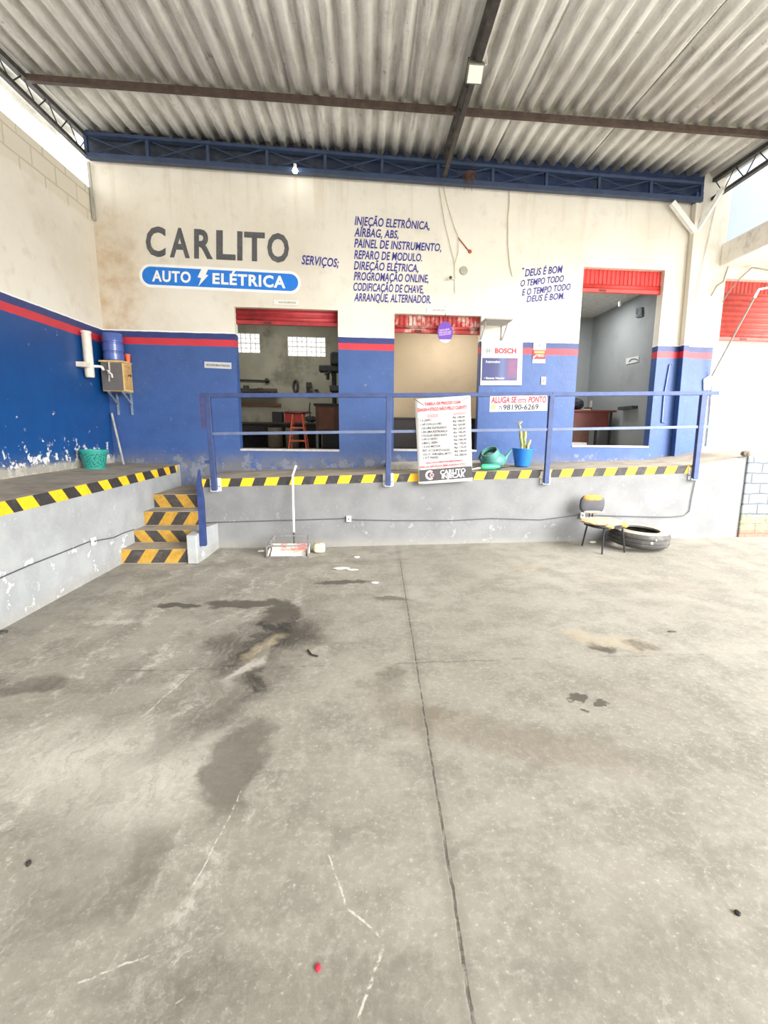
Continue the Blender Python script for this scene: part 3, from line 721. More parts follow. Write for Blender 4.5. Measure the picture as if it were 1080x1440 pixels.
# warning plate
C2 = lambda a, b: CR(a, b)
sg = flat_sign('warning_sign', [C2(*p) for p in ((750, 418), (896, 418), (884, 672), (733, 670))], ONW, .006, white, 'small white and red warning notice on the wall, left of the tall right opening', 'sign')
sub(sg, 'red_panel', patch([C2(*p) for p in ((744, 518), (890, 520), (886, 625), (738, 622))], ONW, .0095), redp)
sub(sg, 'yellow_line', patch([C2(*p) for p in ((758, 530), (876, 532), (875, 556), (757, 554))], ONW, .0105), mat('F0B65A', .5, var=.03))
m = text_mb([row('PERIGO', C2(795, 0)[0], C2(872, 0)[0], C2(0, 566)[1], C2(0, 598)[1], C2(0, 567)[1], C2(0, 598)[1])], ONW, bold=.02, lift=.0105)
m.cur = 0; patch([C2(*p) for p in ((742, 600), (790, 562), (778, 590), (746, 618))], ONW, .0105, m)
sub(sg, 'lettering', m, mat('F6C9A8', .5, var=.03))
sub(sg, 'screw', MB().lathe([(.009, 0), (.009, .006)], onY(*C2(820, 465), B-.008), 8, Matrix.Rotation(math.pi/2, 3, 'X')), mat('6A6A66', .5), fix=True)
# rental notice
C3 = lambda a, b: (570+a/5.143, 540+b/5.143)
ONR = lambda x, y: onY(x, y, YR-.03)
sg = flat_sign('rental_sign', ((689, 557.2), (768.8, 556.2), (768.8, 577.4), (688.2, 579.3)), ONR, .01, white, 'white hand-lettered notice with a phone number fixed to the railing right of the price banner', 'sign')
c3 = lambda a, b, tl, bl2, tr, br, s: row(s, C3(a, 0)[0], C3(b, 0)[0], C3(0, tl)[1], C3(0, bl2)[1], C3(0, tr)[1], C3(0, br)[1])
for w_ in (c3(616, 806, 95, 139, 91, 136, 'ALUGA SE'), c3(812, 876, 108, 137, 106, 135, 'ESTE'), c3(886, 1018, 93, 137, 88, 135, 'PONTO')): sub(sg, 'red_lettering', text_mb([w_], ONR, bold=.04, shear=.2, lift=.0135), redp)
sub(sg, 'phone_number', text_mb([c3(672, 700, 160, 188, 159, 187, '71'), c3(706, 962, 150, 188, 145, 184, '98190-6269')], ONR, bold=.03, shear=.12, lift=.0135), mat('303036', .6))
c = ONR(*C3(632, 168))+Vector((0, -.0135, 0)); m = MB(); ring(m, .0, .032, 16); sub(sg, 'round_mark', m, mat('D7C35A', .5))
# narrow notices
sg = flat_sign('door_sign', ((287.8, 508.5), (325.4, 510.2), (325.6, 519), (287.8, 517.2)), ONW, .006, white, 'narrow white notice on the blue wall left of the left opening', 'sign')
sub(sg, 'lettering', text_mb([row('NÃO ENTRE SEM AUTORIZAÇÃO', 290, 323.6, 511.7, 514.6, 513.2, 516)], ONW, bold=.03, lift=.0095), mat('55504E', .6))
pale = mat('E6E3D9', .6, var=.03)
sg = flat_sign('door_sign', ((385, 421.4), (420.4, 422.6), (420.6, 429.8), (385, 428.6)), ONW, .006, pale, 'pale narrow sign centred on the wall above the left opening', 'sign')
sub(sg, 'lettering', text_mb([row('SALA DE SERVIÇOS', 392, 416, 424, 426.3, 424.8, 427.1)], ONW, bold=.03, lift=.0095), mat('84817A', .6))
sg = flat_sign('door_sign', ((600, 432.4), (632.2, 433), (632.2, 440.8), (600, 440.2)), ONW, .006, pale, 'pale narrow sign on the wall above the middle opening', 'sign')
sub(sg, 'lettering', text_mb([row('RECEPÇÃO', 608.5, 626, 435, 437.4, 435.4, 437.8)], ONW, bold=.03, lift=.0095), mat('84817A', .6))
# purple oval hanging from the middle shutter
ym = B-.01
c = onY(626, 467.3, ym); m = MB(); pts = [c+Vector((.108*math.cos(2*math.pi*k/32), 0, .145*math.sin(2*math.pi*k/32))) for k in range(32)]
sg = m.prism(pts, (0, .008, 0)).build('hanging_sign', mat('6B3FA8', .45, var=.08)); tag(sg, 'purple oval sign hanging in front of the middle red shutter', 'sign')
ONS = lambda x, y: onY(x, y, ym)
C4 = lambda a, b: (595+a/21.6, 425+b/21.6)
def c4(s, x0, x1, yl, yr, h): a, b = C4(x0, yl), C4(x1, yr); hh = h/21.6; return row(s, a[0], b[0], a[1], a[1]+hh, b[1], b[1]+hh)
sub(sg, 'lettering', text_mb([c4('TEMOS VAGAS', 480, 800, 838, 792, 48), c4('PARA VOCÊ AQUI', 480, 850, 905, 860, 52), c4('FALE CONOSCO', 485, 840, 975, 925, 50)], ONS, bold=.03, lift=.002), mat('D9B8F0', .5))
m = MB(); m.poly([c+Vector((.108*math.cos(a), -.002, .145*math.sin(a))) for a in [math.radians(v) for v in (222, 232, 242, 252, 262, 272, 282, 292, 302, 312, 320)]]); sub(sg, 'white_band', m, white)
sub(sg, 'cord', MB().tube([c+Vector((0, .004, .143)), c+Vector((0, .01, .34))], .003, 5), dark, fix=True)

# banner hanging on the railing
YB = 5.87
ONB = lambda x, y: onY(x, y, YB)
q = ((583.2, 561), (661.6, 556), (664.4, 676.3), (589, 681.5))
w = [ONB(*p) for p in q]
bn = thing('price_banner', ((w[2]+w[3])/2), 'white vinyl price banner with red headings tied to the railing', 'banner')
def bil(u, v): return (w[0]*(1-u)+w[1]*u)*(1-v)+(w[3]*(1-u)+w[2]*u)*v
m = MB(); nu, nv = 10, 16; vs = []
for j in range(nv+1):
    for i in range(nu+1):
        u, v = i/nu, j/nv; vs.append(bil(u, v)+Vector((0, .010*math.sin(u*7)*(1-v)*v*2+.004, 0)))
m.add(vs, [(j*(nu+1)+i, j*(nu+1)+i+1, (j+1)*(nu+1)+i+1, (j+1)*(nu+1)+i) for j in range(nv) for i in range(nu)])
m.build('sheet', mat('C6C4C0', .5, var=.03), parent=bn, smooth=True, fix=False, solid=.002)
C5 = lambda a, b: (570+a/9.818, 545+b/9.818)
def c5(s, x0, x1, yl, yr, h): a, b = C5(x0, yl), C5(x1, yr); hh = h/9.818; return row(s, a[0], b[0], a[1], a[1]+hh, b[1], b[1]+hh)
LB = .012
reds = mat('D23440', .6, var=.08)
sub(bn, 'red_lettering', text_mb([c5('TABELA DE PREÇOS COM', 262, 760, 208, 178, 42), c5('DIAGNÓSTICO NÃO PELO CLIENTE', 168, 850, 288, 245, 46)], ONB, bold=.035, lift=LB), reds)
sub(bn, 'red_footnote', text_mb([c5('NÃO NOS RESPONSABILIZAMOS', 285, 790, 1028, 990, 26), c5('PELOS SERVIÇOS SEM DIAGNÓSTICO', 220, 855, 1085, 1035, 28)], ONB, bold=.035, lift=LB), reds)
m = patch([C5(*p) for p in ((300, 368), (455, 360), (455, 402), (300, 410))], ONB, LB); sub(bn, 'red_header', m, mat('E58A8A', .6, var=.05)); m = patch([C5(*p) for p in ((670, 345), (835, 335), (838, 368), (672, 378))], ONB, LB); sub(bn, 'red_header', m, mat('E58A8A', .6, var=.05))
m = patch([C5(*p) for p in ((168, 376), (298, 368), (298, 410), (170, 418))], ONB, LB); sub(bn, 'grey_header', m, mat('CFCFCB', .6, var=.03)); m = patch([C5(*p) for p in ((458, 360), (662, 346), (664, 378), (458, 400))], ONB, LB); sub(bn, 'grey_header', m, mat('CFCFCB', .6, var=.03))
rws = [('1 A CARRO', 365, 'R$ 100,00'), ('1 AR CON DO VEIC.', 515, 'R$ 100,00'), ('1 DE UMA ELETRONICA', 570, 'R$ 120,00'), ('1 AR UMA ELETRONICA', 582, 'R$ 130,00'), ('COLOCAR VIDRO ELETR.', 580, 'R$ 150,00'), ('1 AR O VIDRO', 450, 'R$ 120,00'),
       ('1 MAQ. VIDRO', 465, 'R$ 140,00'), ('1 E DO MOTOR', 485, 'R$ 170,00'), ('INST. KIT DE MODULAÇÃO', 622, 'R$ 170,00'), ('COLOC. SOM GERAL MOTO', 640, 'R$ 180,00'), ('1 KIT PAINEL', 465, 'R$ 200,00')]
ls = []
for i, (a, xr, pr) in enumerate(rws):
    y = 436+i*51.5; ls += [c5(a, 205+i*4, xr, y+6, y-8, 32), c5(pr, 652+i*3, 825+i*3, 398+i*51.8, 386+i*51.8, 30)]
sub(bn, 'service_list', text_mb(ls[::2], ONB, bold=.03, shear=.1, lift=LB, res=2), mat('38383C', .6)); sub(bn, 'price_list', text_mb(ls[1::2], ONB, bold=.03, shear=.1, lift=LB, res=2), mat('38383C', .6))
sub(bn, 'black_footer', patch([C5(*p) for p in ((190, 1140), (915, 1080), (925, 1240), (200, 1300))], ONB, LB), mat('3A3636', .5))
sub(bn, 'footer_lettering', text_mb([c5('CARLITO', 478, 828, 1140, 1112, 60), c5('INJECAR', 500, 818, 1198, 1172, 58)], ONB, bold=.03, lift=LB+.002), white)
c = ONB(*C5(340, 1207))+Vector((0, -LB-.002, 0))
m = MB()
for k in range(26):
    a, b = math.radians(55+k*9.8), math.radians(55+(k+1)*9.8)
    m.poly([c+Vector((q2*math.cos(u), 0, q2*math.sin(u))) for q2, u in ((.034, a), (.058, a), (.058, b), (.034, b))])
sub(bn, 'footer_emblem', m, white)
c = c+Vector((.022, -.001, 0)); m = MB(); ring(m, .012, .026, 18); sub(bn, 'footer_emblem', m, mat('E58A90', .5))
a, b = ONB(*C5(180, 1313)), ONB(*C5(928, 1250))
MB().tube([a, b], .010, 8).build('bottom_rod', white, parent=bn)
a, b = ONB(*C5(128, 160)), ONB(*C5(905, 112))
MB().tube([ONB(*C5(255, 245)), a, a+Vector((0, .015, 0)), a+Vector((.0, .02, .016))], .003, 5).build('tie_cord', dark, parent=bn)
MB().tube([ONB(*C5(780, 185)), b, b+Vector((0, .015, 0)), b+Vector((.0, .02, .012))], .003, 5).build('tie_cord', dark, parent=bn)

# ------------------------------------------------------------------ roller shutters
SH = ('C0393C', 'B22F33', 'DB4A45', 'D8463F')
def shutter(hole, z0, zmid, y, lab, colr, dirt, spots=True):
    a, b, _, top = hole; a -= .03; b += .03
    r = thing('roller_shutter', ((a+b)/2, y, z0), lab, 'shutter', None)
    mt = mat(colr, .5, .15, var=.12, scale=9, dirt=dirt)
    if zmid < top:
        m = MB(); n = int((b-a)/.012); vs = []
        for i in range(n+1):
            x = a+(b-a)*i/n; ph = ((x-a) % .062)/.062; d = .014*max(0, min(1, (abs(ph-.5)-.18)*9))
            vs += [(x, y-d, zmid), (x, y-d, top+.12)]
        m.add(vs, [(2*i, 2*i+1, 2*i+3, 2*i+2) for i in range(n)])
        m.build('upper_panel', mt, parent=r, fix=False, solid=.002)
    m = MB(); hh = zmid-z0-.05; n = max(6, int(hh/.007)); vs = []
    for i in range(n+1):
        z = z0+.05+hh*i/n; ph = (i*hh/n % .075)/.075; d = .016*math.sin(math.pi*ph)
        vs += [(a, y-.004-d, z), (b, y-.004-d, z)]
    m.add(vs, [(2*i, 2*i+1, 2*i+3, 2*i+2) for i in range(n)])
    m.build('curtain', mt, parent=r, fix=False, smooth=True, solid=.002)
    MB().box(a, b, y-.026, y+.014, z0, z0+.055).build('bottom_bar', mt, parent=r, bevel=.008)
    MB().box((a+b)/2-.32, (a+b)/2-.22, y-.034, y-.026, z0+.012, z0+.04).build('lock_plate', mat('5A2A28', .5, .3), parent=r)
    return r
shutter(holes[0], onY(400, 458, 7.11).z, 3.2, 7.11, 'dark red roller shutter rolled up in the left opening', 'A63034', '7A2426')
shutter(holes[1], onY(610, 469.5, 7.11).z, onY(610, 459, 7.11).z, 7.11, 'red roller shutter with flaking paint rolled up in the middle opening', 'A8322F', 'D9BFB0')
shutter(holes[2], onY(875, 413, 7.11).z, onY(875, 401, 7.11).z, 7.11, 'bright red roller shutter with ribbed top in the tall right opening', 'D8433C', 'C23832')
shutter(holes[3], onY(1050, 480, 7.13).z, onY(1050, 413, 7.13).z, 7.13, 'half-lowered red roller shutter of the neighbouring opening at the right edge', 'C9554D', 'B5443E')

# ------------------------------------------------------------------ water corner
cx0, cx1, cy0, cy1, cz0, cz1 = -3.436, -3.166, 6.757, 7.012, 1.897, 2.285
wood = mat('D9B877', .6, var=.12, scale=9, dirt='B8935A'); woodd = mat('C39A5E', .6, var=.15)
r = thing('water_cabinet', ((cx0+cx1)/2, 6.9, cz0), 'small grey and light wood cabinet with a tap, on wall brackets in the corner', 'cabinet')
MB().box(cx0, cx1, cy0+.012, cy1, cz0, cz1-.02).build('body', wood, parent=r, bevel=.004)
MB().box(cx0+.006, cx1-.008, cy0, cy0+.014, cz0+.01, cz1-.03).build('front_panel', mat('6A6462', .45, var=.06), parent=r)
MB().box(cx0-.014, cx1+.012, cy0-.012, cy1, cz1-.022, cz1).build('top_board', wood, parent=r, bevel=.004)
d = MB().box(cx1-.001, cx1+.010, cy0+.035, cy1-.03, cz0+.035, cz0+.30).build('side_door', woodd, parent=r, bevel=.003)
m = MB().tube([(cx1+.012, 6.86, cz0+.2), (cx1+.03, 6.87, cz0+.22), (cx1+.03, 6.92, cz0+.22), (cx1+.012, 6.93, cz0+.2)], .007, 6); m.build('handle', mat('4A3A30', .5), parent=d)
MB().box(cx1-.001, cx1+.008, cy0+.035, cy1-.03, cz0+.31, cz0+.345).build('side_drawer', woodd, parent=r, bevel=.003)
tx = -3.325
tap = MB().tube([(tx, 6.757, 2.13), (tx, 6.71, 2.13), (tx+.03, 6.68, 2.125), (tx+.06, 6.675, 2.10), (tx+.065, 6.675, 2.06)], .012, 8).lathe([(.016, -.02), (.016, .02)], (tx, 6.72, 2.13), 10).build('tap', mat('E8E4DC', .35), parent=r, smooth=True)
MB().box(tx-.012, tx+.012, 6.70, 6.75, 2.15, 2.158).build('lever', mat('E8E4DC', .35), parent=tap)
MB().tube([(tx, 6.75, 2.15), (tx, 6.752, 2.27)], .012, 8).tube([(tx-.01, 6.75, 2.10), (tx-.015, 6.75, 2.02)], .010, 8).build('hose', mat('B9B2A6', .4), parent=r)
jc = (-3.312, 6.866, cz1+.0015)
r = thing('water_jug', jc, 'blue translucent water jug standing on top of the corner cabinet', 'jug')
t = NT('blue_jug'); t.b.inputs['Transmission Weight'].default_value = .12; M_jug = t.done(lin('5468AE'), .2)
prof = [(q*.95, zq) for q, zq in [(.02, 0), (.118, 0), (.128, .012), (.128, .09), (.119, .10), (.119, .112), (.129, .122), (.129, .205), (.119, .215), (.119, .227), (.129, .237), (.129, .325), (.118, .345), (.03, .35)]]
MB().lathe(prof, jc, 32).build('bottle', M_jug, parent=r, smooth=True)
MB().lathe([(.125, 0), (.125, .012), (.121, .016)], jc, 32).build('collar', mat('3C4A86', .4), parent=r)
c = Vector((-3.186, 6.968, cz1+.001))
tag(MB().lathe([(.026, 0), (.037, .105), (.038, .108), (.034, .106), (.024, .006)], c, 20, cap1=True).build('plastic_cup', mat('F2683E', .4, var=.04), smooth=True), 'orange plastic cup on the cabinet beside the blue water jug', 'cup')
r = thing('wall_bracket_pair', (-3.3, 7.0, 1.55), 'pair of thin metal brackets holding up the corner cabinet', 'bracket')
mb_ = mat('8C9AA6', .45, .4, var=.2)
for x in (cx0+.06, cx1-.03):
    MB().bar((x, 7.0, 1.60), (x, 7.0, cz0), .022, .022, up=(0, 1, 0)).build('upright', mb_, parent=r)
    MB().bar((x, 7.0, 1.74), (x, 6.79, cz0-.012), .018, .018).build('strut', mb_, parent=r)
    MB().bar((x, 6.78, cz0-.010), (x, 7.0, cz0-.010), .022, .016).build('arm', mb_, parent=r)
# upright filter pipe with tap on the left wall
fx = LW+.07; a, b = onX(124.5, 467, fx), onX(123, 530, fx); yf = (a.y+b.y)/2
r = thing('water_filter', (fx, yf, b.z), 'cream upright water filter tube with a side tap on the left wall', 'filter')
cr = mat('EBDDCB', .4, var=.05)
MB().lathe([(.046, b.z), (.052, b.z+.015), (.052, a.z-.03), (.058, a.z-.025), (.058, a.z), (.02, a.z+.006)], (fx, yf, 0), 20).build('tube', cr, parent=r, smooth=True)
zt2 = onX(124, 514, fx).z
MB().box(LW+.002, fx+.04, yf-.16, yf-.04, zt2-.03, zt2+.03).build('wall_mount', cr, parent=r, bevel=.004)
MB().tube([(fx+.03, yf+.04, zt2), (fx+.07, yf+.09, zt2+.005), (fx+.10, yf+.10, zt2), (fx+.115, yf+.10, zt2-.04)], .016, 8).build('spout', mat('F2F0EA', .35), parent=r, smooth=True)
# bucket and stick on the side platform
bx, by = -3.30, 6.16; bz = zside(by)+.006
def perforated():
    t = NT('perforated_teal_plastic'); o = t.xyz()
    ang = t.math('ARCTAN2', t.math('SUBTRACT', o[1], by), t.math('SUBTRACT', o[0], bx))
    v = t.n.new('ShaderNodeTexVoronoi'); v.voronoi_dimensions = '2D'; t.put(v.inputs['Vector'], t.comb(t.mul(ang, .16), o[2], 0.)); v.inputs['Scale'].default_value = 46
    inb = t.mul(t.step(o[2], bz+.025, bz+.03), t.step(o[2], bz+.195, bz+.19))
    m = t.mul(t.step(v.outputs['Distance'], .33, .27), inb)
    return t.done(t.mix(m, lin('2C9282'), lin('0E3A40')), .4)
r = thing('plastic_bucket', (bx, by, bz), 'teal perforated plastic basket bucket on the left platform by the blue wall', 'bucket')
MB().lathe([(.108, 0), (.148, .225), (.144, .225), (.104, .006)], (bx, by, bz), 36, cap1=True).build('body', perforated(), parent=r, smooth=True)
m = MB().tube([(bx+.15*math.cos(k*math.pi/16), by+.15*math.sin(k*math.pi/16), bz+.226) for k in range(32)], .008, 6, closed=True); m.build('rim', mat('349C8C', .4), parent=r, smooth=True)
A = onZ(178, 652, zside(6.9)); A = Vector((-3.27, 6.80, zside(6.8)+.004)); Bq = onY(157, 581, 6.985)
tag(MB().tube([A, Bq], .014, 8).build('wooden_stick', mat('A7A49A', .7, var=.2)), 'thin pale stick leaning in the corner under the cabinet', 'stick')

# ------------------------------------------------------------------ on the back wall
c0_, c1_ = onY(684, 456.5, B), onY(728, 439, B)
sw = onY(689.5, 448.3, 6.70); se = onY(712.5, 449.2, 6.70)
za = 2.93
A0 = onY(681, 448.5, 6.62); A1 = onY(711.5, 449.2, 6.62); zs_ = (A0.z+A1.z)/2
r = thing('wall_shelf', ((A0.x+A1.x)/2, 6.8, zs_-.2), 'empty pale shelf on thin brackets above the white and red sign', 'shelf')
gm = mat('A8A49C', .6, var=.06)
MB().box(A0.x+.02, A1.x+.10, 6.63, B-.002, zs_, zs_+.018).build('board', gm, parent=r, bevel=.003)
for x in (A0.x+.05, A1.x+.06):
    m = MB().bar((x, B-.012, zs_-.22), (x, B-.012, zs_), .022, .018, up=(0, 1, 0)); b_ = m.build('bracket', mat('B9B6B0', .5, .2), parent=r)
    MB().bar((x, B-.02, zs_-.19), (x, 6.72, zs_-.006), .014, .014).build('strut', mat('B9B6B0', .5, .2), parent=b_)
c = onY(764, 535.6, B)
sk = thing('wall_socket', c, 'cream wall socket low on the blue wall right of the red notice', 'socket')
MB().box(c.x-.035, c.x+.035, B-.014, B-.001, c.z-.055, c.z+.055).build('plate', mat('EFE6CC', .4), parent=sk, bevel=.004)
MB().box(c.x-.016, c.x+.016, B-.018, B-.013, c.z-.02, c.z+.02).build('outlet', mat('8C8474', .5), parent=sk)
def wire(name, pts, rad, mt, label, cat='wire', plane=None, off=.012):
    pl_ = plane or (lambda x, y: onY(x, y, B-off))
    return tag(MB().tube([pl_(*p) for p in pts], rad, 6).build(name, mt, smooth=True), label, cat)
wc = mat('CBC2AC', .7, var=.1); C7 = lambda a, b: (600+a/6.75, 260+b/6.75)
wire('wall_wire', [C7(*p) for p in ((118, 20), (140, 180), (175, 380), (230, 600), (268, 745), (268, 880), (268, 1030))], .0045, wc, 'thin pale wire from the girder down to the small wall eye')
wire('wall_wire', [C7(*p) for p in ((160, 20), (200, 200), (265, 410), (305, 500), (300, 640), (270, 745))], .0045, wc, 'thin pale wire looping beside the red-brown wall hole')
wire('wall_wire', [C7(*p) for p in ((786, 60), (785, 200), (772, 300), (772, 560), (790, 760), (815, 870))], .006, wc, 'thin pale wire hanging down the wall left of the painted motto')
a = onY(*C7(300, 500), B-.012); b = onY(*C7(395, 620), B-.012)
tag(MB().tube([a, b], .007, 6).lathe([(.028, 0), (.02, .008)], onY(*C7(410, 632), B-.004), 12, Matrix.Rotation(math.pi/2, 3, 'X')).build('conduit_stub', mat('A5532F', .8, var=.3)), 'rusty conduit stub in a broken hole on the white wall', 'conduit')
c = onY(*C7(352, 816), B-.002)
tag(MB().lathe([(.056, 0), (.056, .012), (.048, .018)], c, 24, Matrix.Rotation(math.pi/2, 3, 'X')).build('round_cover', mat('A8A594', .6)), 'round grey cover plate on the white wall beside the thin wires', 'cover')
r = thing('wall_sensor', onY(*C7(228, 880), B-.05), 'small dark sensor on a short arm above the middle opening', 'sensor')
MB().lathe([(.004, -.02), (.02, -.014), (.022, .01), (.01, .02)], onY(*C7(228, 880), B-.06), 12).build('head', mat('4E4E48', .5), parent=r)
MB().tube([onY(*C7(228, 890), B-.06), onY(*C7(262, 893), B-.01), onY(*C7(300, 880), B-.008)], .009, 6).build('arm', mat('D8D4C6', .6), parent=r)
# latch rod by the right column
a, b, c = onY(942, 512, B-.015), onY(934, 556, B-.015), onY(931, 594, B-.015)
tag(MB().tube([a+Vector((.04, 0, 0)), a, b, c, c+Vector((.055, 0, -.0))], .010, 6).build('latch_rod', mat('6E7FBE', .5, .2, var=.2)), 'thin blue painted latch rod on the wall between tall opening and column', 'rod')
# conduit along the white edge right of the column and the awning arm
ga = mat('9A9A92', .5, .3, var=.15)
a = onY(1001, 529, 6.97); b = onX(1067, 407, 5.30); b = Vector((5.32, 6.45, onY(1067, 407, 6.45).z)); bx2 = onY(1067, 407, 6.45)
a2 = onY(1082, 404, 6.45)
r = thing('awning_arm', a, 'white diagonal metal pipe arm crossing in front of the neighbouring shutter', 'pipe')
MB().tube([a, bx2], .012, 8).build('strut', ga, parent=r)
MB().tube([bx2, a2, a2+Vector((.5, 0, .01))], .014, 8).build('bar', mat('E6E6E2', .5), parent=r)
MB().tube([bx2, bx2+Vector((-.03, .02, -.10))], .018, 8).build('joint', mat('E6E6E2', .5), parent=r)
a = onY(1002, 532, 6.985)
m = MB().box(a.x-.13, a.x+.0, 6.975, B, 1.95, 2.28)
m = MB().prism([onY(*p, 6.99) for p in ((990, 533), (999, 527), (1001, 533), (1000, 548), (990, 549))], (0, .02, 0))
tag(m.build('white_patch_plate', mat('EDEDEC', .8, var=.05)), 'ragged white plate on the wall edge behind the last railing post', 'plate')
wire('wall_cable', [(1016, 425), (1024, 412), (1040, 392), (1058, 376), (1080, 380)], .008, mat('8E8C84', .6), 'grey cable curving over the wall toward the neighbouring shutter', 'cable', off=.03)
wire('wall_cable', [(1000, 416), (1008, 402), (1017, 396), (1024, 375)], .009, mat('8E8C84', .6), 'short grey cable on the white wall end right of the column', 'cable', off=.03)
wire('wall_cable', [(975, 440), (985, 385), (1000, 320), (1010, 268)], .005, mat('C9C6BE', .6), 'thin pale cable running up the white wall end to the truss', 'cable', off=.02)
wire('edge_conduit', [(1001, 540), (997, 590), (993, 628)], .014, mat('8797C2', .5, var=.2), 'blue-grey conduit down the wall edge right of the last railing post', 'conduit', off=.02)

# ------------------------------------------------------------------ cable and boxes along the platform faces
blkc = mat('4A4B4F', .5)
ONP = lambda x, y: onY(x, y, P-.012)
wire('floor_cable', [(287, 735), (346, 733.3), (425, 731), (485, 729.2), (500, 731), (560, 732), (635, 732), (690, 729), (760, 731), (800, 726), (819, 724), (865, 725.5), (920, 727), (945, 727), (962, 725), (969.5, 719), (973, 698), (978, 675)], .0052, blkc, 'dark cable strung along the grey platform front', 'cable', plane=ONP)
wire('floor_cable', [(-40, 832), (0, 813), (40, 795.5), (85, 778), (125, 762), (140, 759.5), (160, 756), (175, 749), (189, 744.5)], .0052, blkc, 'dark cable strung along the left side platform face', 'cable', plane=lambda x, y: onX(x, y, LP+.012))
def jbox(c, ax, lab):
    r = thing('junction_box', c, lab, 'junction box', None); c = Vector(c)
    s = (.030, .012, .038) if ax == 1 else (.012, .030, .038)
    MB().box(c.x-s[0], c.x+s[0], c.y-s[1], c.y+s[1], c.z-s[2], c.z+s[2]).build('box', mat('E9E9E6', .4, var=.03), parent=r, bevel=.006)
    q = (c.x, c.y-.0125, c.z) if ax == 1 else (c.x+.0125, c.y, c.z)
    MB().lathe([(.013, 0), (.013, .004)], q, 10, Matrix.Rotation(math.pi/2, 3, 'X') if ax == 1 else Matrix.Rotation(math.pi/2, 3, 'Y')).build('socket_hole', mat('6A6A68', .5), parent=r)
jbox(onY(490.5, 729.6, P-.022), 1, 'white junction box in the middle of the grey platform front')
jbox(onY(819, 724.5, P-.022), 1, 'white junction box on the platform front behind the broken chair')
jbox(onX(131.5, 761, LP+.022), 0, 'white junction box on the left side platform face before the steps')

# ------------------------------------------------------------------ on the raised platform
c0_ = onY(678, 655, 6.45)
m = MB(); m.prism([(.27, 6.45, zplat(.3)+.002), (1.66, 6.45, zplat(1.66)+.002), (1.66, 6.45, zplat(1.66)+.072), (.27, 6.45, zplat(.3)+.082)], (0, .55, 0))
tag(m.build('concrete_step', mat('B5B0A6', .85, var=.1, scale=6, dirt='8F897D', bump=.3), bevel=.012), 'low concrete step on the platform in front of the middle opening', 'step')
c = Vector((1.80, 6.36, 0)); c.z = zplat(c.x)+.004; c = onZ(694, 659.5, zplat(1.66)); c.z = zplat(c.x)+.011
teal = mat('4A857C', .45, var=.08, scale=6)
r = thing('watering_can', c, 'teal plastic watering can on the platform beside the blue flower pot', 'watering can')
MB().lathe([(.105, 0), (.125, .012), (.150, .07), (.152, .12), (.128, .175), (.08, .205), (.02, .212)], c, 32).build('body', teal, parent=r, smooth=True)
tm = Matrix.Rotation(math.radians(-28), 3, 'Y') @ Matrix.Rotation(math.radians(22), 3, 'X')
op = MB().lathe([(.125, .0), (.116, .09), (.108, .125), (.098, .125), (.092, .05)], c+Vector((-.025, -.01, .125)), 28, tm, cap1=False).build('neck', teal, parent=r, smooth=True)
MB().lathe([(.001, .085), (.096, .085)], c+Vector((-.025, -.01, .125)), 28, tm, cap0=False, cap1=False).build('inside', mat('123B38', .7), parent=op)
MB().tube([c+Vector((.10, 0, .08)), c+Vector((.145, 0, .125)), c+Vector((.175, 0, .17)), c+Vector((.222, 0, .235)), c+Vector((.234, -.0, .252))], [.055, .038, .02, .012, .011], 12).build('spout', teal, parent=r, smooth=True)
MB().tube([c+Vector((-.09, .06, .23)), c+Vector((-.155, .07, .20)), c+Vector((-.185, .06, .13)), c+Vector((-.145, .03, .06))], .014, 8).build('handle', mat('2E6F6A', .5), parent=r, smooth=True)
c = onZ(734, 656.6, zplat(2.15)); c.z = zplat(c.x)+.011
r = thing('potted_cactus', c, 'blue plastic flower pot with a few pale green cactus stems', 'plant')
MB().lathe([(.092, 0), (.100, .004), (.140, .225), (.146, .228), (.146, .245), (.137, .245), (.130, .21), (.02, .205)], c, 32).build('pot', mat('1F6FC8', .4, var=.05), parent=r, smooth=True)
MB().lathe([(.001, .212), (.131, .213)], c, 24, cap0=False, cap1=False).build('soil', mat('6E5A48', .95, var=.3), parent=r)
gst = mat('8C9A5C', .6, var=.25, scale=25, dirt='D6CB96')
for dx, dy, h, lean, rr, m_ in ((-.015, 0, .36, -.055, .021, gst), (.03, .02, .31, -.005, .022, gst), (.06, -.01, .16, .035, .018, mat('C9B478', .7, var=.2)), (.005, .03, .30, .0, .018, mat('8E7B4E', .7, var=.2))):
    pts = [c+Vector((dx+lean*t_*t_+.006*math.sin(t_*9), dy, .20+h*t_)) for t_ in (0, .25, .5, .75, .95, 1)]
    MB().tube(pts, [rr*.9, rr, rr*1.05, rr, rr*.7, rr*.2], 9).build('stem', m_, parent=r, smooth=True)
m = MB()
for k in range(5):
    a = k*1.26; t0 = c+Vector((-.07, 0, .55)); m.poly([t0, t0+Vector((.03*math.cos(a)+.008, .02*math.sin(a), .035)), t0+Vector((.045*math.cos(a), .03*math.sin(a), .06)), t0+Vector((.03*math.cos(a)-.008, .02*math.sin(a)+.01, .035))])
m.build('flower_tip', mat('C9C6A8', .7, var=.3), parent=r, fix=False)
a = onZ(676, 660, 1.0); b = onZ(716, 658.2, 1.0); a = onY(676, 660.5, 6.06); b = onY(716, 657.5, 6.10); z = zplat(1.6)+.045
a.z = z; b.z = zplat(1.9)+.040
r = thing('green_spray_bottle', (a+b)/2, 'green plastic bottle with dark tip lying on the platform edge by the watering can', 'bottle')
d = b-a
MB().tube([a, a+d*.06, a+d*.2, a+d*.5, a+d*.62, a+d*.66], [.020, .036, .038, .034, .02, .016], 14).build('body', mat('36A878', .4, var=.08), parent=r, smooth=True)
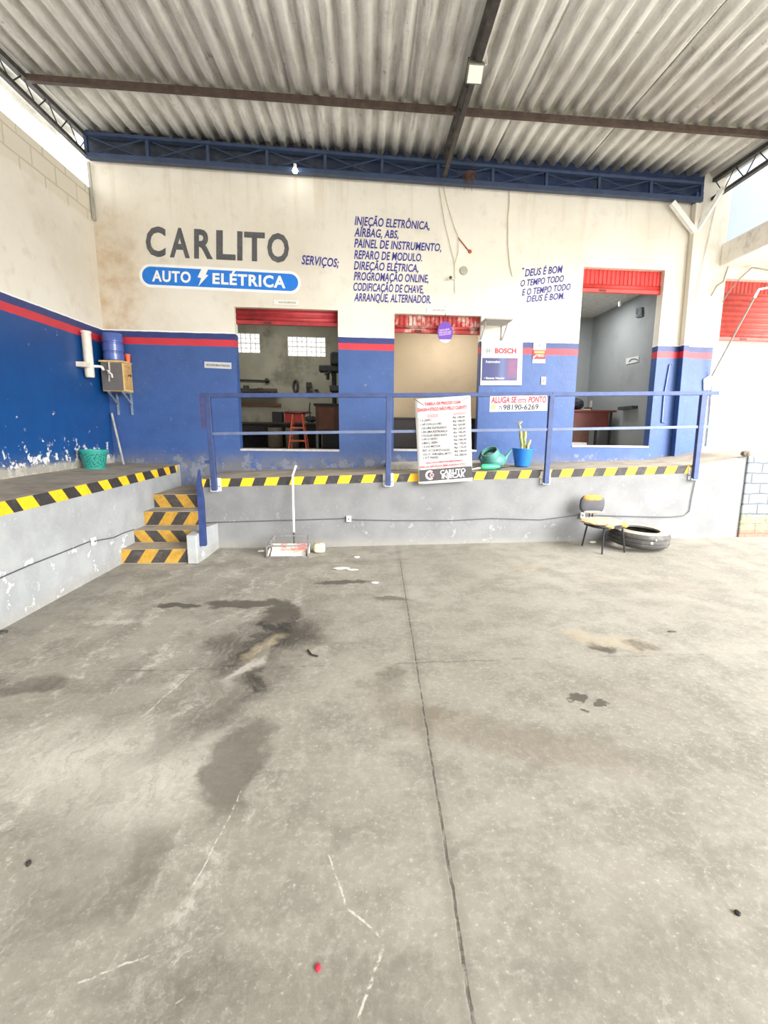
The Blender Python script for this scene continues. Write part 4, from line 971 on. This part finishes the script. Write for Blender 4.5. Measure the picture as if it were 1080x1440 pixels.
MB().tube([a+d*.66, a+d*.82, a+d*.9, a+d*1.0], [.015, .017, .012, .006], 10).build('nozzle', mat('3B2C28', .5), parent=r, smooth=True)
MB().tube([a+d*.02+Vector((0, 0, -.01)), a+d*-.15+Vector((0, -.0, -.018)), a+d*-.33+Vector((0, .01, -.032))], [.010, .011, .008], 8).build('hose_end', mat('C9C2B4', .5), parent=r, smooth=True)

# ------------------------------------------------------------------ on the yard floor
F_ = lambda x, y, dz=0.: Vector((x, y, zfloor(x, y)+dz))
# broken chair
feet = [F_(2.665, 5.705), F_(2.725, 5.30), F_(3.03, 5.355), F_(2.955, 5.735)]
ctr = sum(feet, Vector())/4
r = thing('broken_chair', ctr, 'broken black chair with torn foam seat in front of the platform by the tyre', 'chair')
lm = mat('26262A', .4, .3, var=.1); zs3 = .305
ins = [ctr+(f-ctr)*.80+Vector((0, 0, zs3)) for f in feet]
for f, t_ in zip(feet, ins): MB().tube([f, f+(t_-f)*.5, t_], .011, 8).build('leg', lm, parent=r, smooth=True)
m = MB(); [m.tube([ins[i], ins[(i+1) % 4]], .010, 6) for i in range(4)]; m.build('seat_frame', lm, parent=r)
# torn seat pad
import bmesh
def blob(name, cen, size, mt, parent, seed, rough, rot=0., sub_=3, sq=2.6):
    rnd = random.Random(seed); bm = bmesh.new(); bmesh.ops.create_icosphere(bm, subdivisions=sub_, radius=1)
    ph = [rnd.uniform(0, 6) for _ in range(6)]; R2 = Matrix.Rotation(rot, 3, 'Z'); m = MB(); vs = []
    for v in bm.verts:
        p = v.co; n = (abs(p.x)**sq+abs(p.y)**sq+abs(p.z)**sq)**(-1/sq); q = p*n
        k_ = 1+rough*(math.sin(5*q.x+ph[0])*math.sin(6*q.y+ph[1])+.6*math.sin(11*q.x+9*q.y+ph[2])+.5*math.sin(13*q.z+7*q.x+ph[3]))
        vs.append(Vector(cen)+R2@Vector((q.x*size[0]*k_, q.y*size[1]*k_, q.z*size[2]*(1+rough*2*math.sin(8*q.x+ph[4])*math.sin(7*q.y+ph[5])))))
    m.add(vs, [tuple(v.index for v in f.verts) for f in bm.faces]); bm.free()
    return m.build(name, mt, parent=parent, smooth=True)
foam = mat('C4B08A', .9, var=.25, scale=22, dirt='A8763E', bump=.5); foamo = mat('BD8545', .9, var=.2, scale=20, dirt='B8702C', bump=.4); blk = mat('3C3D42', .55, var=.12, scale=10)
sc_ = ctr+Vector((-.025, -.01, zs3+.012))
blob('seat_base', sc_+Vector((.02, 0, -.005)), (.235, .215, .035), mat('2B2A2A', .8, var=.3), r, 3, .03, .12)
blob('seat_foam', sc_+Vector((-.01, .01, .028)), (.245, .22, .030), foam, r, 5, .05, .12)
blob('foam_tear', sc_+Vector((.17, -.12, .012)), (.07, .07, .032), mat('CFA24E', .9, var=.3, scale=25, dirt='7A5A34'), r, 8, .10)
blob('foam_tear', sc_+Vector((-.02, -.19, .004)), (.06, .03, .028), mat('B8935A', .9, var=.3, scale=25, dirt='5A4632'), r, 9, .10)
bc = Vector((2.735, 5.80, .575)); bc = Vector((onY(832.5, 709, 5.78).x, 5.78, onY(832.5, 709, 5.78).z))
bk = blob('backrest', bc, (.158, .035, .118), blk, r, 2, .0, sub_=4, sq=3.0)
blob('exposed_foam', bc+Vector((-.005, -.012, .082)), (.125, .034, .042), foamo, r, 4, .04, sq=2.6)
blob('torn_edge', bc+Vector((0, -.024, -.094)), (.11, .016, .016), mat('B8A486', .9, var=.3), r, 6, .06)
for dx in (-.018, .022): MB().tube([bc+Vector((dx, .01, -.08)), bc+Vector((dx, .015, -.22)), Vector((bc.x+dx*1.2, 5.66, zs3+.02))], .009, 6).build('back_support', lm, parent=r)
# tyre leaning flat against the chair legs
def tyre_mat():
    t = NT('worn_tyre_rubber'); n = t.noise(9, 6, .7)
    return t.done(t.mix(t.step(n, .4, .7), lin('3E3C3A'), lin('5A5650')), .75)
ty = Vector((3.325, 5.595, 0)); RO, RI, TW = .345, .215, .205; tilt = math.radians(2.6)
TM = Matrix.Rotation(math.radians(4), 3, 'Z') @ Matrix.Rotation(tilt, 3, 'Y') @ Matrix.Rotation(math.radians(2), 3, 'X')
ty.z = zfloor(3.6, 5.5)+.012+RO*math.sin(tilt)+.004
r = thing('old_tyre', ty, 'worn black tyre lying tilted on the floor beside the broken chair', 'tyre')
prof = [(RI, .03), (RI+.012, .012), (RI+.05, 0), (RO-.045, .008), (RO-.012, .03), (RO, .055), (RO, .072), (RO-.008, .074), (RO-.008, .082), (RO, .084), (RO, .122), (RO-.008, .124), (RO-.008, .132), (RO, .134), (RO, .150), (RO-.012, .175), (RO-.045, .197), (RI+.05, .205), (RI+.012, .193), (RI, .175), (RI+.012, .165), (RI+.06, .16), (RO-.03, .14), (RO-.025, .10), (RO-.03, .06), (RI+.06, .045), (RI+.012, .04), (RI, .03)]
MB().lathe(prof, ty, 56, TM, cap0=False, cap1=False).build('tread', tyre_mat(), parent=r, smooth=True)
pf = [(RI+.010, .1945), (RI+.05, .2065), (RO-.047, .1985), (RO-.02, .184)]
MB().lathe(pf, ty, 56, TM, cap0=False, cap1=False).build('sidewall', mat('A99B88', .85, var=.2, scale=10, dirt='6E665C'), parent=r, smooth=True)
for k, (an, zz) in enumerate(((-1.75, .10), (-1.62, .14))):
    c = ty+TM@Vector(((RO+.001)*math.cos(an), (RO+.001)*math.sin(an), zz))
    MB().lathe([(.016-.005*k, 0), (.010, .004)], c, 10, TM@Matrix.Rotation(an, 3, 'Z')@Matrix.Rotation(math.pi/2, 3, 'Y')).build('white_mark', white, parent=r)
# long-handled metal dustpan
y0, y1 = 5.475, 5.745; x0, x1 = -1.15, -.69; z0 = zfloor(-.9, 5.5)+.004
r = thing('metal_dustpan', (-.92, 5.6, z0), 'long-handled metal dustpan with red and white plate against the platform front', 'dustpan')
gmet = mat('8A8684', .5, .4, var=.2, scale=18, dirt='5C504A')
t = NT('red_white_plate'); n = t.noise(9, 5, .7); o = t.xyz()
mm = t.mul(t.mul(t.step(o[0], -1.05, -1.02), t.step(o[0], -.71, -.75)), t.step(o[2], z0+.045, z0+.06)); M_plate = t.done(t.mix(t.mul(mm, t.step(n, .36, .5)), t.mix(t.step(n, .45, .65), lin('D8D0C4'), lin('B8AC9E')), lin('D9766C')), .6)
zt3, zb3 = z0+.135, z0+.165
MB().prism([(x0+.03, y0+.01, z0), (x1-.03, y0+.01, z0), (x1-.02, y1-.02, z0+.10), (x0+.02, y1-.02, z0+.10)], (0, .004, .004)).build('plate', M_plate, parent=r)
m = MB(); 
for a, b in (((x0, y0, zt3), (x1, y0, zt3)), ((x0+.03, y1, zb3+.03), (x1-.03, y1, zb3+.03)), ((x0, y0, z0+.008), (x1, y0, z0+.008)), ((x0+.02, y1, z0+.008), (x1-.02, y1, z0+.008)), ((x0, y0, z0), (x0, y0, zt3)), ((x1, y0, z0), (x1, y0, zt3)),
             ((x0+.03, y1, z0), (x0+.03, y1, zb3+.03)), ((x1-.03, y1, z0), (x1-.03, y1, zb3+.03)), ((x0, y0, zt3), (x0+.03, y1, zb3+.03)), ((x1, y0, zt3), (x1-.03, y1, zb3+.03)), ((x0, y0, z0+.008), (x0+.02, y1, z0+.008)), ((x1, y0, z0+.008), (x1-.02, y1, z0+.008)), ((x0+.02, y0+.1, zt3), (x0+.02, y1-.05, z0))):
    m.bar(a, b, .014, .014)
m.build('frame', gmet, parent=r)
for s_ in (x0+.004, x1-.008): MB().prism([(s_, y0, z0), (s_, y1, z0), (s_, y1, z0+.10), (s_, y0+.05, z0+.07)], (.004, 0, 0)).build('side_plate', mat('CFC9C0', .6, var=.15, dirt='8E867C'), parent=r)
hb = Vector((-.885, y1, zb3-.08)); ht = onY(411.5, 668, 5.90); h2 = onY(416, 654.5, 5.90)
MB().tube([hb, hb+(ht-hb)*.1, hb+(ht-hb)*.2], .011, 8).build('socket', mat('3C3836', .5, .3), parent=r)
MB().tube([hb+(ht-hb)*.18, hb+(ht-hb)*.6, ht, ht+(h2-ht)*.5+Vector((.002, 0, 0)), h2], .013, 10).build('handle', mat('EDEAE0', .4, var=.04), parent=r, smooth=True)
c = F_(-.585, 5.70, .002)
st_ = blob('stone_block', c+Vector((0, 0, .055)), (.068, .06, .055), mat('C2B699', .95, var=.2, scale=18, dirt='8E836C', bump=.5), None, 12, .03, .2, sq=6)
tag(st_, 'small pale stone block on the floor right of the metal dustpan', 'stone')
# little bits lying on the floor
def bit(nm, px, size, col, seed, lab, cat, rot=0.):
    p = onZ(*px, 0.); p.z = zfloor(p.x, p.y)+size[2]*.8
    tag(blob(nm, p, size, mat(col, .8, var=.25), None, seed, .12, rot, sub_=2, sq=2.2), lab, cat)
bit('white_debris', (480, 800), (.085, .028, .012), 'CFCABE', 21, 'pile of white crumbs on the floor in front of the dustpan', 'debris')
bit('white_debris', (496, 802), (.06, .018, .010), 'C9C4B6', 22, 'smaller white crumb beside the crumb pile before the dustpan', 'debris')
bit('white_scrap', (527, 820), (.035, .02, .006), 'F2F0EA', 23, 'white paper scrap on the floor right of the dark wet spot', 'scrap')
bit('white_scrap', (367, 774), (.04, .02, .014), 'E6E2D8', 24, 'white scrap on the floor left of the metal dustpan', 'scrap')
bit('white_scrap', (502, 784), (.03, .02, .008), 'EDEAE2', 25, 'tiny white scrap at the foot of the platform, right of the stone', 'scrap')
bit('white_scrap', (833, 769), (.05, .028, .012), 'E3DCD2', 26, 'white scrap on the floor under the broken chair', 'scrap')
bit('red_scrap', (447, 1362), (.0075, .011, .004), 'A81E32', 27, 'small crimson scrap on the floor near the bottom edge', 'scrap')
bit('red_scrap', (238, 839), (.016, .012, .005), 'C8323C', 28, 'tiny red speck on the floor before the steps', 'scrap')
bit('black_pebble', (1037, 1286), (.009, .009, .006), '23221F', 29, 'black pebble on the floor near the lower right corner', 'pebble')
bit('black_pebble', (40, 1215), (.009, .014, .005), '2C2A26', 30, 'black pebble on the floor at the lower left', 'pebble', .6)
bit('black_pebble', (945, 891), (.035, .012, .005), '4A453C', 31, 'dark chip on the floor right of the yellow stains', 'pebble')
bit('black_pebble', (3, 890), (.035, .03, .02), '3A3630', 32, 'dark lump on the floor at the far left edge', 'pebble')
p0, p1, p2 = onZ(433, 915), onZ(438, 922), onZ(447, 924)
tag(MB().tube([p0+Vector((0, 0, .006)), p1+Vector((0, 0, .006)), p2+Vector((0, 0, .006))], .006, 6).build('dark_twig', mat('2E2A26', .7)), 'short bent dark twig on the floor by the oil stain', 'twig')
p = onY(1050, 638, P-.03)
tag(blob('rubble_lump', p+Vector((0, .02, .0)), (.055, .045, .035), mat('6E6258', .9, var=.3), None, 33, .12), 'dark rubble lump on top of the wall end by the brick wall', 'rubble')

# ------------------------------------------------------------------ workshop seen through the left opening
W1 = lambda x, y, v=10.97: onY(x, y, v)
drk = mat('2A2826', .7, var=.25, scale=8, dirt='453E38')
zw = 1.06
a, b = W1(330, 593, 9.9), W1(447, 594, 9.9)
r = thing('workbench', ((a.x+b.x)/2, 10.3, zw), 'long dark workbench along the back of the workshop', 'workbench')
MB().box(-3.3, b.x, 9.9, 10.7, a.z-.05, a.z).build('top', drk, parent=r, bevel=.01)
MB().box(-3.3, b.x, 10.55, 10.6, zw, a.z-.05).build('back_panel', drk, parent=r)
MB().box(-3.3, b.x, 10.0, 10.03, a.z-.22, a.z-.05).build('apron', mat('3A3431', .7, var=.2), parent=r)
for x in (-3.2, -1.9, b.x-.06): MB().box(x, x+.06, 9.95, 10.01, zw, a.z-.05).build('leg', drk, parent=r)
ztop = a.z
c = W1(393, 588, 10.2); tag(MB().box(c.x-.13, c.x+.07, 10.1, 10.35, ztop+.001, W1(393, 579, 10.2).z).build('black_box', mat('1E1D1D', .6), bevel=.01), 'black box standing on the dark workbench', 'box')
c = W1(413, 588, 10.15); r = thing('red_toolbox', (c.x, 10.2, ztop), 'red metal toolbox on the workbench behind the orange stool', 'toolbox')
zt4 = W1(413, 578.5, 10.15).z
MB().box(c.x-.16, c.x+.20, 10.05, 10.35, ztop+.001, zt4-.03).build('body', mat('A82A24', .45, .2), parent=r, bevel=.008)
MB().box(c.x-.17, c.x+.33, 10.03, 10.37, zt4-.03, zt4).build('lid', mat('6E2420', .5, .2), parent=r, bevel=.006)
for (px, w_), lab in zip(((387.5, .14), (411.5, .13)), ('pale drum under the workbench, left of the orange stool', 'pale drum under the workbench directly behind the orange stool legs')):
    c = W1(px, 627, 9.75)
    r = thing('storage_drum', (c.x, 9.75, zw), lab, 'drum')
    MB().lathe([(w_*.8, 0), (w_, .05), (w_, .36), (w_*.94, .40), (.01, .40)], (c.x, 9.75, zw), 20).build('body', mat('6E6352', .6, var=.12), parent=r, smooth=True)
    MB().tube([(c.x-w_, 9.75, zw+.38), (c.x-w_*.7, 9.72, zw+.5), (c.x+w_*.7, 9.72, zw+.5), (c.x+w_, 9.75, zw+.38)], .007, 6).build('handle', drk, parent=r)
a, b = W1(338, 566.5), W1(395, 570.5)
tag(MB().box(W1(331, 568).x, b.x, 10.96, 10.995, b.z, a.z).build('wall_board', mat('7A4E2C', .7, var=.15)), 'brown wooden batten fixed to the workshop back wall', 'batten')
a, b = W1(337, 534), W1(379, 535.5)
r = thing('wall_rod', (a.x, 10.96, a.z), 'thin dark rod with a clamp on the workshop back wall', 'rod')
MB().tube([a, b], .014, 8).build('rod', drk, parent=r); MB().lathe([(.045, -.03), (.045, .03)], W1(375, 535), 10, Matrix.Rotation(math.pi/2, 3, 'Y')).build('clamp', drk, parent=r)
a, b = W1(337, 547, 10.8), W1(388.5, 552, 10.8)
r = thing('tool_shelf', ((a.x+b.x)/2, 10.8, b.z), 'dark narrow shelf crowded with tools on the workshop back wall', 'shelf')
MB().box(a.x, b.x, 10.75, 10.98, b.z, b.z+.03).build('board', drk, parent=r)
for x, h_ in ((340, 4), (346, 9), (353, 3.5), (360, 4), (366, 5)):
    q = W1(x, 551, 10.8); MB().box(q.x-.05, q.x+.05, 10.78, 10.88, b.z+.03, b.z+.03+h_*.0115).build('tool', drk, parent=r)
MB().box(W1(370, 550, 10.8).x, b.x, 10.77, 10.9, b.z+.03, a.z+.02).build('tray', mat('4A3A30', .7), parent=r)
pts = [W1(415.5+3*math.cos(k*math.pi/10), 543+8*math.sin(k*math.pi/10)) for k in range(20)]
tag(MB().tube(pts, .022, 6, closed=True).build('cable_loop', drk, smooth=True), 'black cable loop hanging on the workshop wall', 'cable')
r = thing('wall_tool', W1(436, 552), 'dark clamp-like tool hanging on the workshop wall right of the cable loop', 'tool')
m = MB().box(*sorted((W1(431, 545).x, W1(438, 545).x)), 10.9, 10.98, W1(436, 545).z, W1(436, 538).z); m.build('head', drk, parent=r)
MB().box(W1(431, 545).x, W1(433, 545).x, 10.92, 10.98, W1(436, 552).z, W1(436, 545).z).build('stem', drk, parent=r)
MB().box(W1(431, 552).x, W1(440, 552).x, 10.9, 10.98, W1(436, 553).z, W1(436, 550.5).z).build('foot', drk, parent=r)
MB().tube([W1(442, 549), W1(446, 548), W1(448, 552)], .02, 6).build('lever', drk, parent=r)
# drill press
vy = 9.75
c = W1(470, 540, vy)
r = thing('drill_press', (c.x, vy, zw), 'dark pillar drill press at the right side of the workshop', 'machine')
mach = mat('2E3330', .5, .2, var=.3, scale=10)
MB().lathe([(.045, zw), (.045, W1(470, 497, vy).z)], (c.x, vy, 0), 12).build('pillar', mach, parent=r)
MB().box(W1(449, 518, vy).x, c.x+.25, vy-.12, vy+.15, W1(460, 523.5, vy).z, W1(460, 514, vy).z).build('head', mach, parent=r, bevel=.02)
MB().box(W1(465, 518, vy).x, c.x+.22, vy-.16, vy+.18, W1(460, 514, vy).z, W1(460, 496, vy).z).build('motor', mach, parent=r, bevel=.03)
MB().lathe([(.03, W1(460, 534, vy).z), (.035, W1(460, 523, vy).z)], (W1(461, 525, vy).x, vy, 0), 10).build('spindle', mach, parent=r)
MB().tube([W1(456, 527, vy-.15), W1(465, 522, vy-.15), W1(468, 531, vy-.15)], .014, 6).build('feed_handle', mach, parent=r)
MB().box(W1(464.5, 545, vy).x, c.x+.3, vy-.2, vy+.2, W1(460, 551, vy).z, W1(460, 543, vy).z).build('table', mach, parent=r, bevel=.01)
# brown cabinet on a steel stand
vy = 8.9
a, b = W1(443.5, 568, vy), W1(474, 606, vy)
r = thing('brown_cabinet', ((a.x+b.x)/2, vy+.2, zw), 'brown wooden cabinet on a dark stand at the right of the workshop', 'cabinet')
MB().box(a.x, b.x+.12, vy, vy+.45, b.z, a.z-.03).build('body', mat('5E3A24', .6, var=.2, scale=5), parent=r, bevel=.006)
MB().box(a.x+.06, b.x-.05, vy-.012, vy, b.z+.03, a.z-.06).build('door', mat('7A4A2C', .6, var=.2, scale=5), parent=r)
MB().box(a.x-.03, b.x+.14, vy-.04, vy+.47, a.z-.03, a.z+.01).build('top', mat('221F1E', .6), parent=r)
for x in (a.x, b.x+.06): MB().box(x, x+.045, vy+.0, vy+.045, zw, b.z).build('leg', mat('6A6C6E', .5, .3), parent=r)
MB().box(a.x+.10, b.x+.05, vy+.15, vy+.44, zw, b.z-.05).build('drawer_block', mat('1E2228', .6), parent=r)
m = MB().tube([W1(436, 566, 9.85), W1(435, 578, 9.85), W1(436.5, 590, 9.85), W1(434, 594, 9.85)], .012, 6)
tag(m.build('hanging_cable', drk, smooth=True), 'dark cable hanging by the brown cabinet in the workshop', 'cable')
c = W1(436, 591, 9.95); tag(blob('cable_heap', Vector((c.x, 10.12, ztop+.075)), (.11, .09, .06), drk, None, 41, .12), 'dark heap of cables on the workbench right of the red toolbox', 'cable')
# stool
vy = 8.3; t_ = W1(419, 579.5, vy)
r = thing('wooden_stool', (t_.x, vy, zw), 'tall orange-red wooden stool in the workshop doorway', 'stool')
org_ = mat('C4572E', .5, var=.12, scale=10)
MB().lathe([(.13, t_.z-.03), (.145, t_.z-.024), (.145, t_.z-.004), (.13, t_.z)], (t_.x, vy, 0), 24).build('seat', mat('5A1E16', .5, var=.15), parent=r, smooth=True)
hs = t_.z-.03
L4 = []
for sx_, sy_ in ((-1, -1), (1, -1), (1, 1), (-1, 1)):
    tp_, bt = Vector((t_.x+sx_*.075, vy+sy_*.075, hs)), Vector((t_.x+sx_*.150, vy+sy_*.150, zw)); L4.append((tp_, bt))
    MB().bar(bt, tp_, .024, .024, up=(0, 1, 0)).build('leg', org_, parent=r, bevel=.004)
for k in range(4):
    for f in ((.36, .70) if k % 2 == 0 else (.30, .62)):
        p, q = L4[k], L4[(k+1) % 4]; MB().bar(p[0]+(p[1]-p[0])*f, q[0]+(q[1]-q[0])*f, .022, .022).build('rung', org_, parent=r)

# ------------------------------------------------------------------ office seen through the middle opening
a = W1(552, 587, 8.35)
r = thing('low_cabinet', (.9, 8.4, 1.12), 'dark low cabinet against the beige wall inside the middle opening', 'cabinet')
MB().box(.30, 1.90, 8.22, 8.58, 1.12, a.z-.03).build('body', mat('211C1C', .5, var=.1), parent=r)
MB().box(.29, 1.92, 8.20, 8.59, a.z-.03, a.z).build('top', mat('2A2423', .5), parent=r, bevel=.004)
for k in range(2):
    d = MB().box(.33+k*.79, .33+k*.79+.75, 8.205, 8.22, 1.16, a.z-.06).build('door', mat('241E1E', .45), parent=r)
    MB().box(.33+k*.79+(.68 if k == 0 else .03), .33+k*.79+(.70 if k == 0 else .05), 8.19, 8.206, 1.3, 1.42).build('handle', mat('6A6664', .4, .5), parent=r if False else d)

# ------------------------------------------------------------------ reception seen through the tall right opening
vy = 8.25; a, b = W1(800, 576, vy), W1(867, 576, vy)
zr_ = 1.18
r = thing('wooden_desk', ((a.x+b.x)/2, vy+.3, zr_), 'reddish brown wooden desk inside the tall right opening', 'desk')
dw = mat('6E3328', .45, var=.12, scale=6, dirt='5A281F')
MB().box(a.x-.05, b.x, vy-.02, vy+.6, a.z-.03, a.z).build('top', dw, parent=r, bevel=.004)
MB().box(a.x, W1(857, 590, vy).x, vy+.03, vy+.05, W1(850, 603, vy).z, a.z-.03).build('front_panel', dw, parent=r)
MB().box(a.x, W1(831, 610, vy).x, vy+.08, vy+.5, zr_, W1(850, 603, vy).z+.02).build('drawer_unit', mat('5C3420', .5, var=.15), parent=r)
for px in (837.5, 857): q = W1(px, 615, vy+.05); MB().bar((q.x, vy+.06, zr_), (q.x, vy+.06, a.z-.03), .035, .035, up=(0, 1, 0)).build('leg', mat('2E2A2A', .5), parent=r)
zd = a.z
q = W1(811, 566, vy+.2); tag(blob('black_bag', Vector((q.x+.02, vy+.35, zd+.115)), (.16, .12, .10), mat('20242C', .6), None, 51, .08), 'dark bag lying on the reddish desk', 'bag')
q = W1(829, 568, vy+.2)
r = thing('desk_phone', (q.x, vy+.2, zd), 'dark desk phone with pale handset on the reddish desk', 'phone')
MB().box(q.x-.07, q.x+.03, vy+.14, vy+.26, zd+.001, zd+.05).build('base', mat('3A2626', .5), parent=r, bevel=.006)
MB().bar((q.x+.02, vy+.2, zd+.04), (q.x+.03, vy+.2, zd+.17), .03, .03, up=(0, 1, 0)).build('handset', mat('B9B2A8', .5), parent=r)
q = W1(823, 575.5, vy+.1); tag(MB().box(q.x-.07, q.x+.07, vy+.03, vy+.12, zd+.001, zd+.018).build('paper_stack', mat('D8C8B0', .7)), 'small pale paper stack on the front edge of the reddish desk', 'paper')
q = W1(810, 628, 7.9); tag(MB().box(q.x-.15, q.x+.12, 7.75, 8.05, zr_+.001, zr_+.10).build('grey_box', mat('8E8A84', .6), bevel=.01), 'grey box on the floor in front of the reddish desk', 'box')
XR3 = 4.347
def onW3(x, y): return onX(x, y, XR3)
m = MB(); q4 = [onW3(*p) for p in ((896.5, 434), (905, 432), (905, 445), (896.5, 447))]
vb = thing('wall_vent', q4[0], 'small dark vent box high on the grey side wall of the tall opening', 'vent')
MB().prism(q4, (-.03, 0, 0)).build('housing', mat('4E5254', .6), parent=vb)
c = (q4[0]+q4[2])/2
MB().tube([c+Vector((-.032, .07*math.cos(k*math.pi/8), .05*math.sin(k*math.pi/8))) for k in range(16)], .012, 6, closed=True).build('ring', mat('7E8486', .5), parent=vb)
sg = tag(MB().prism([onW3(*p) for p in ((881, 504), (899, 500.5), (898, 509), (880.5, 512.5))], (-.008, 0, 0)).build('wall_poster', mat('C4C6C2', .6, var=.05)), 'white sticker with a grey car outline on the grey side wall of the tall opening', 'sticker')
m = MB(); [m.add([onX(x, y, XR3-.0095) for x, y in ((883.5, 508.8), (887, 504.8), (893, 503.6), (897, 505.6), (896.6, 507.4), (892.5, 505.6), (888, 506.6), (885, 509.4))], [tuple(range(8))])]
m.build('car_outline', mat('5A6064', .6), parent=sg, fix=False)
q4 = [onW3(*p) for p in ((876.5, 572.5), (897, 570.5), (897, 574.5), (876.5, 577))]
tag(MB().prism(q4, (-.10, 0, 0)).build('wall_ledge', mat('3A4040', .6)), 'narrow dark shelf on the grey side wall of the tall opening', 'shelf')
q = onY(872, 420, 8.0); zc3 = 3.632
r = thing('pendant_socket', (q.x, 8.0, q.z-.06), 'small white lamp socket hanging from the ceiling of the tall opening', 'lamp')
MB().tube([(q.x+.06, 8.0, zc3), (q.x+.02, 8.0, q.z), (q.x, 8.0, q.z-.05)], .008, 6).build('cord', mat('C9CCCA', .5), parent=r)
MB().lathe([(.014, q.z-.12), (.022, q.z-.10), (.022, q.z-.05), (.010, q.z-.04)], (q.x, 8.0, 0), 12).build('socket', mat('E9EBEA', .4), parent=r, smooth=True)

# repeats of one kind share a group phrase
GR = {'roof_truss': 'steel trusses under the roof', 'roller_shutter': 'red roller shutters of the openings', 'junction_box': 'white boxes along the floor cable', 'wall_wire': 'thin wires down the white wall',
      'storage_drum': 'drums under the workbench', 'door_sign': 'narrow notices by the openings', 'white_scrap': 'white scraps on the floor', 'red_scrap': 'red scraps on the floor',
      'white_debris': 'white crumbs on the floor', 'black_pebble': 'dark bits on the floor', 'floor_cable': 'cables along the platform faces', 'wall_cable': 'cables on the white wall end'}
for o in scn.objects:
    g_ = GR.get(o.name.split('.')[0])
    if g_ and o.parent is None: o['group'] = g_
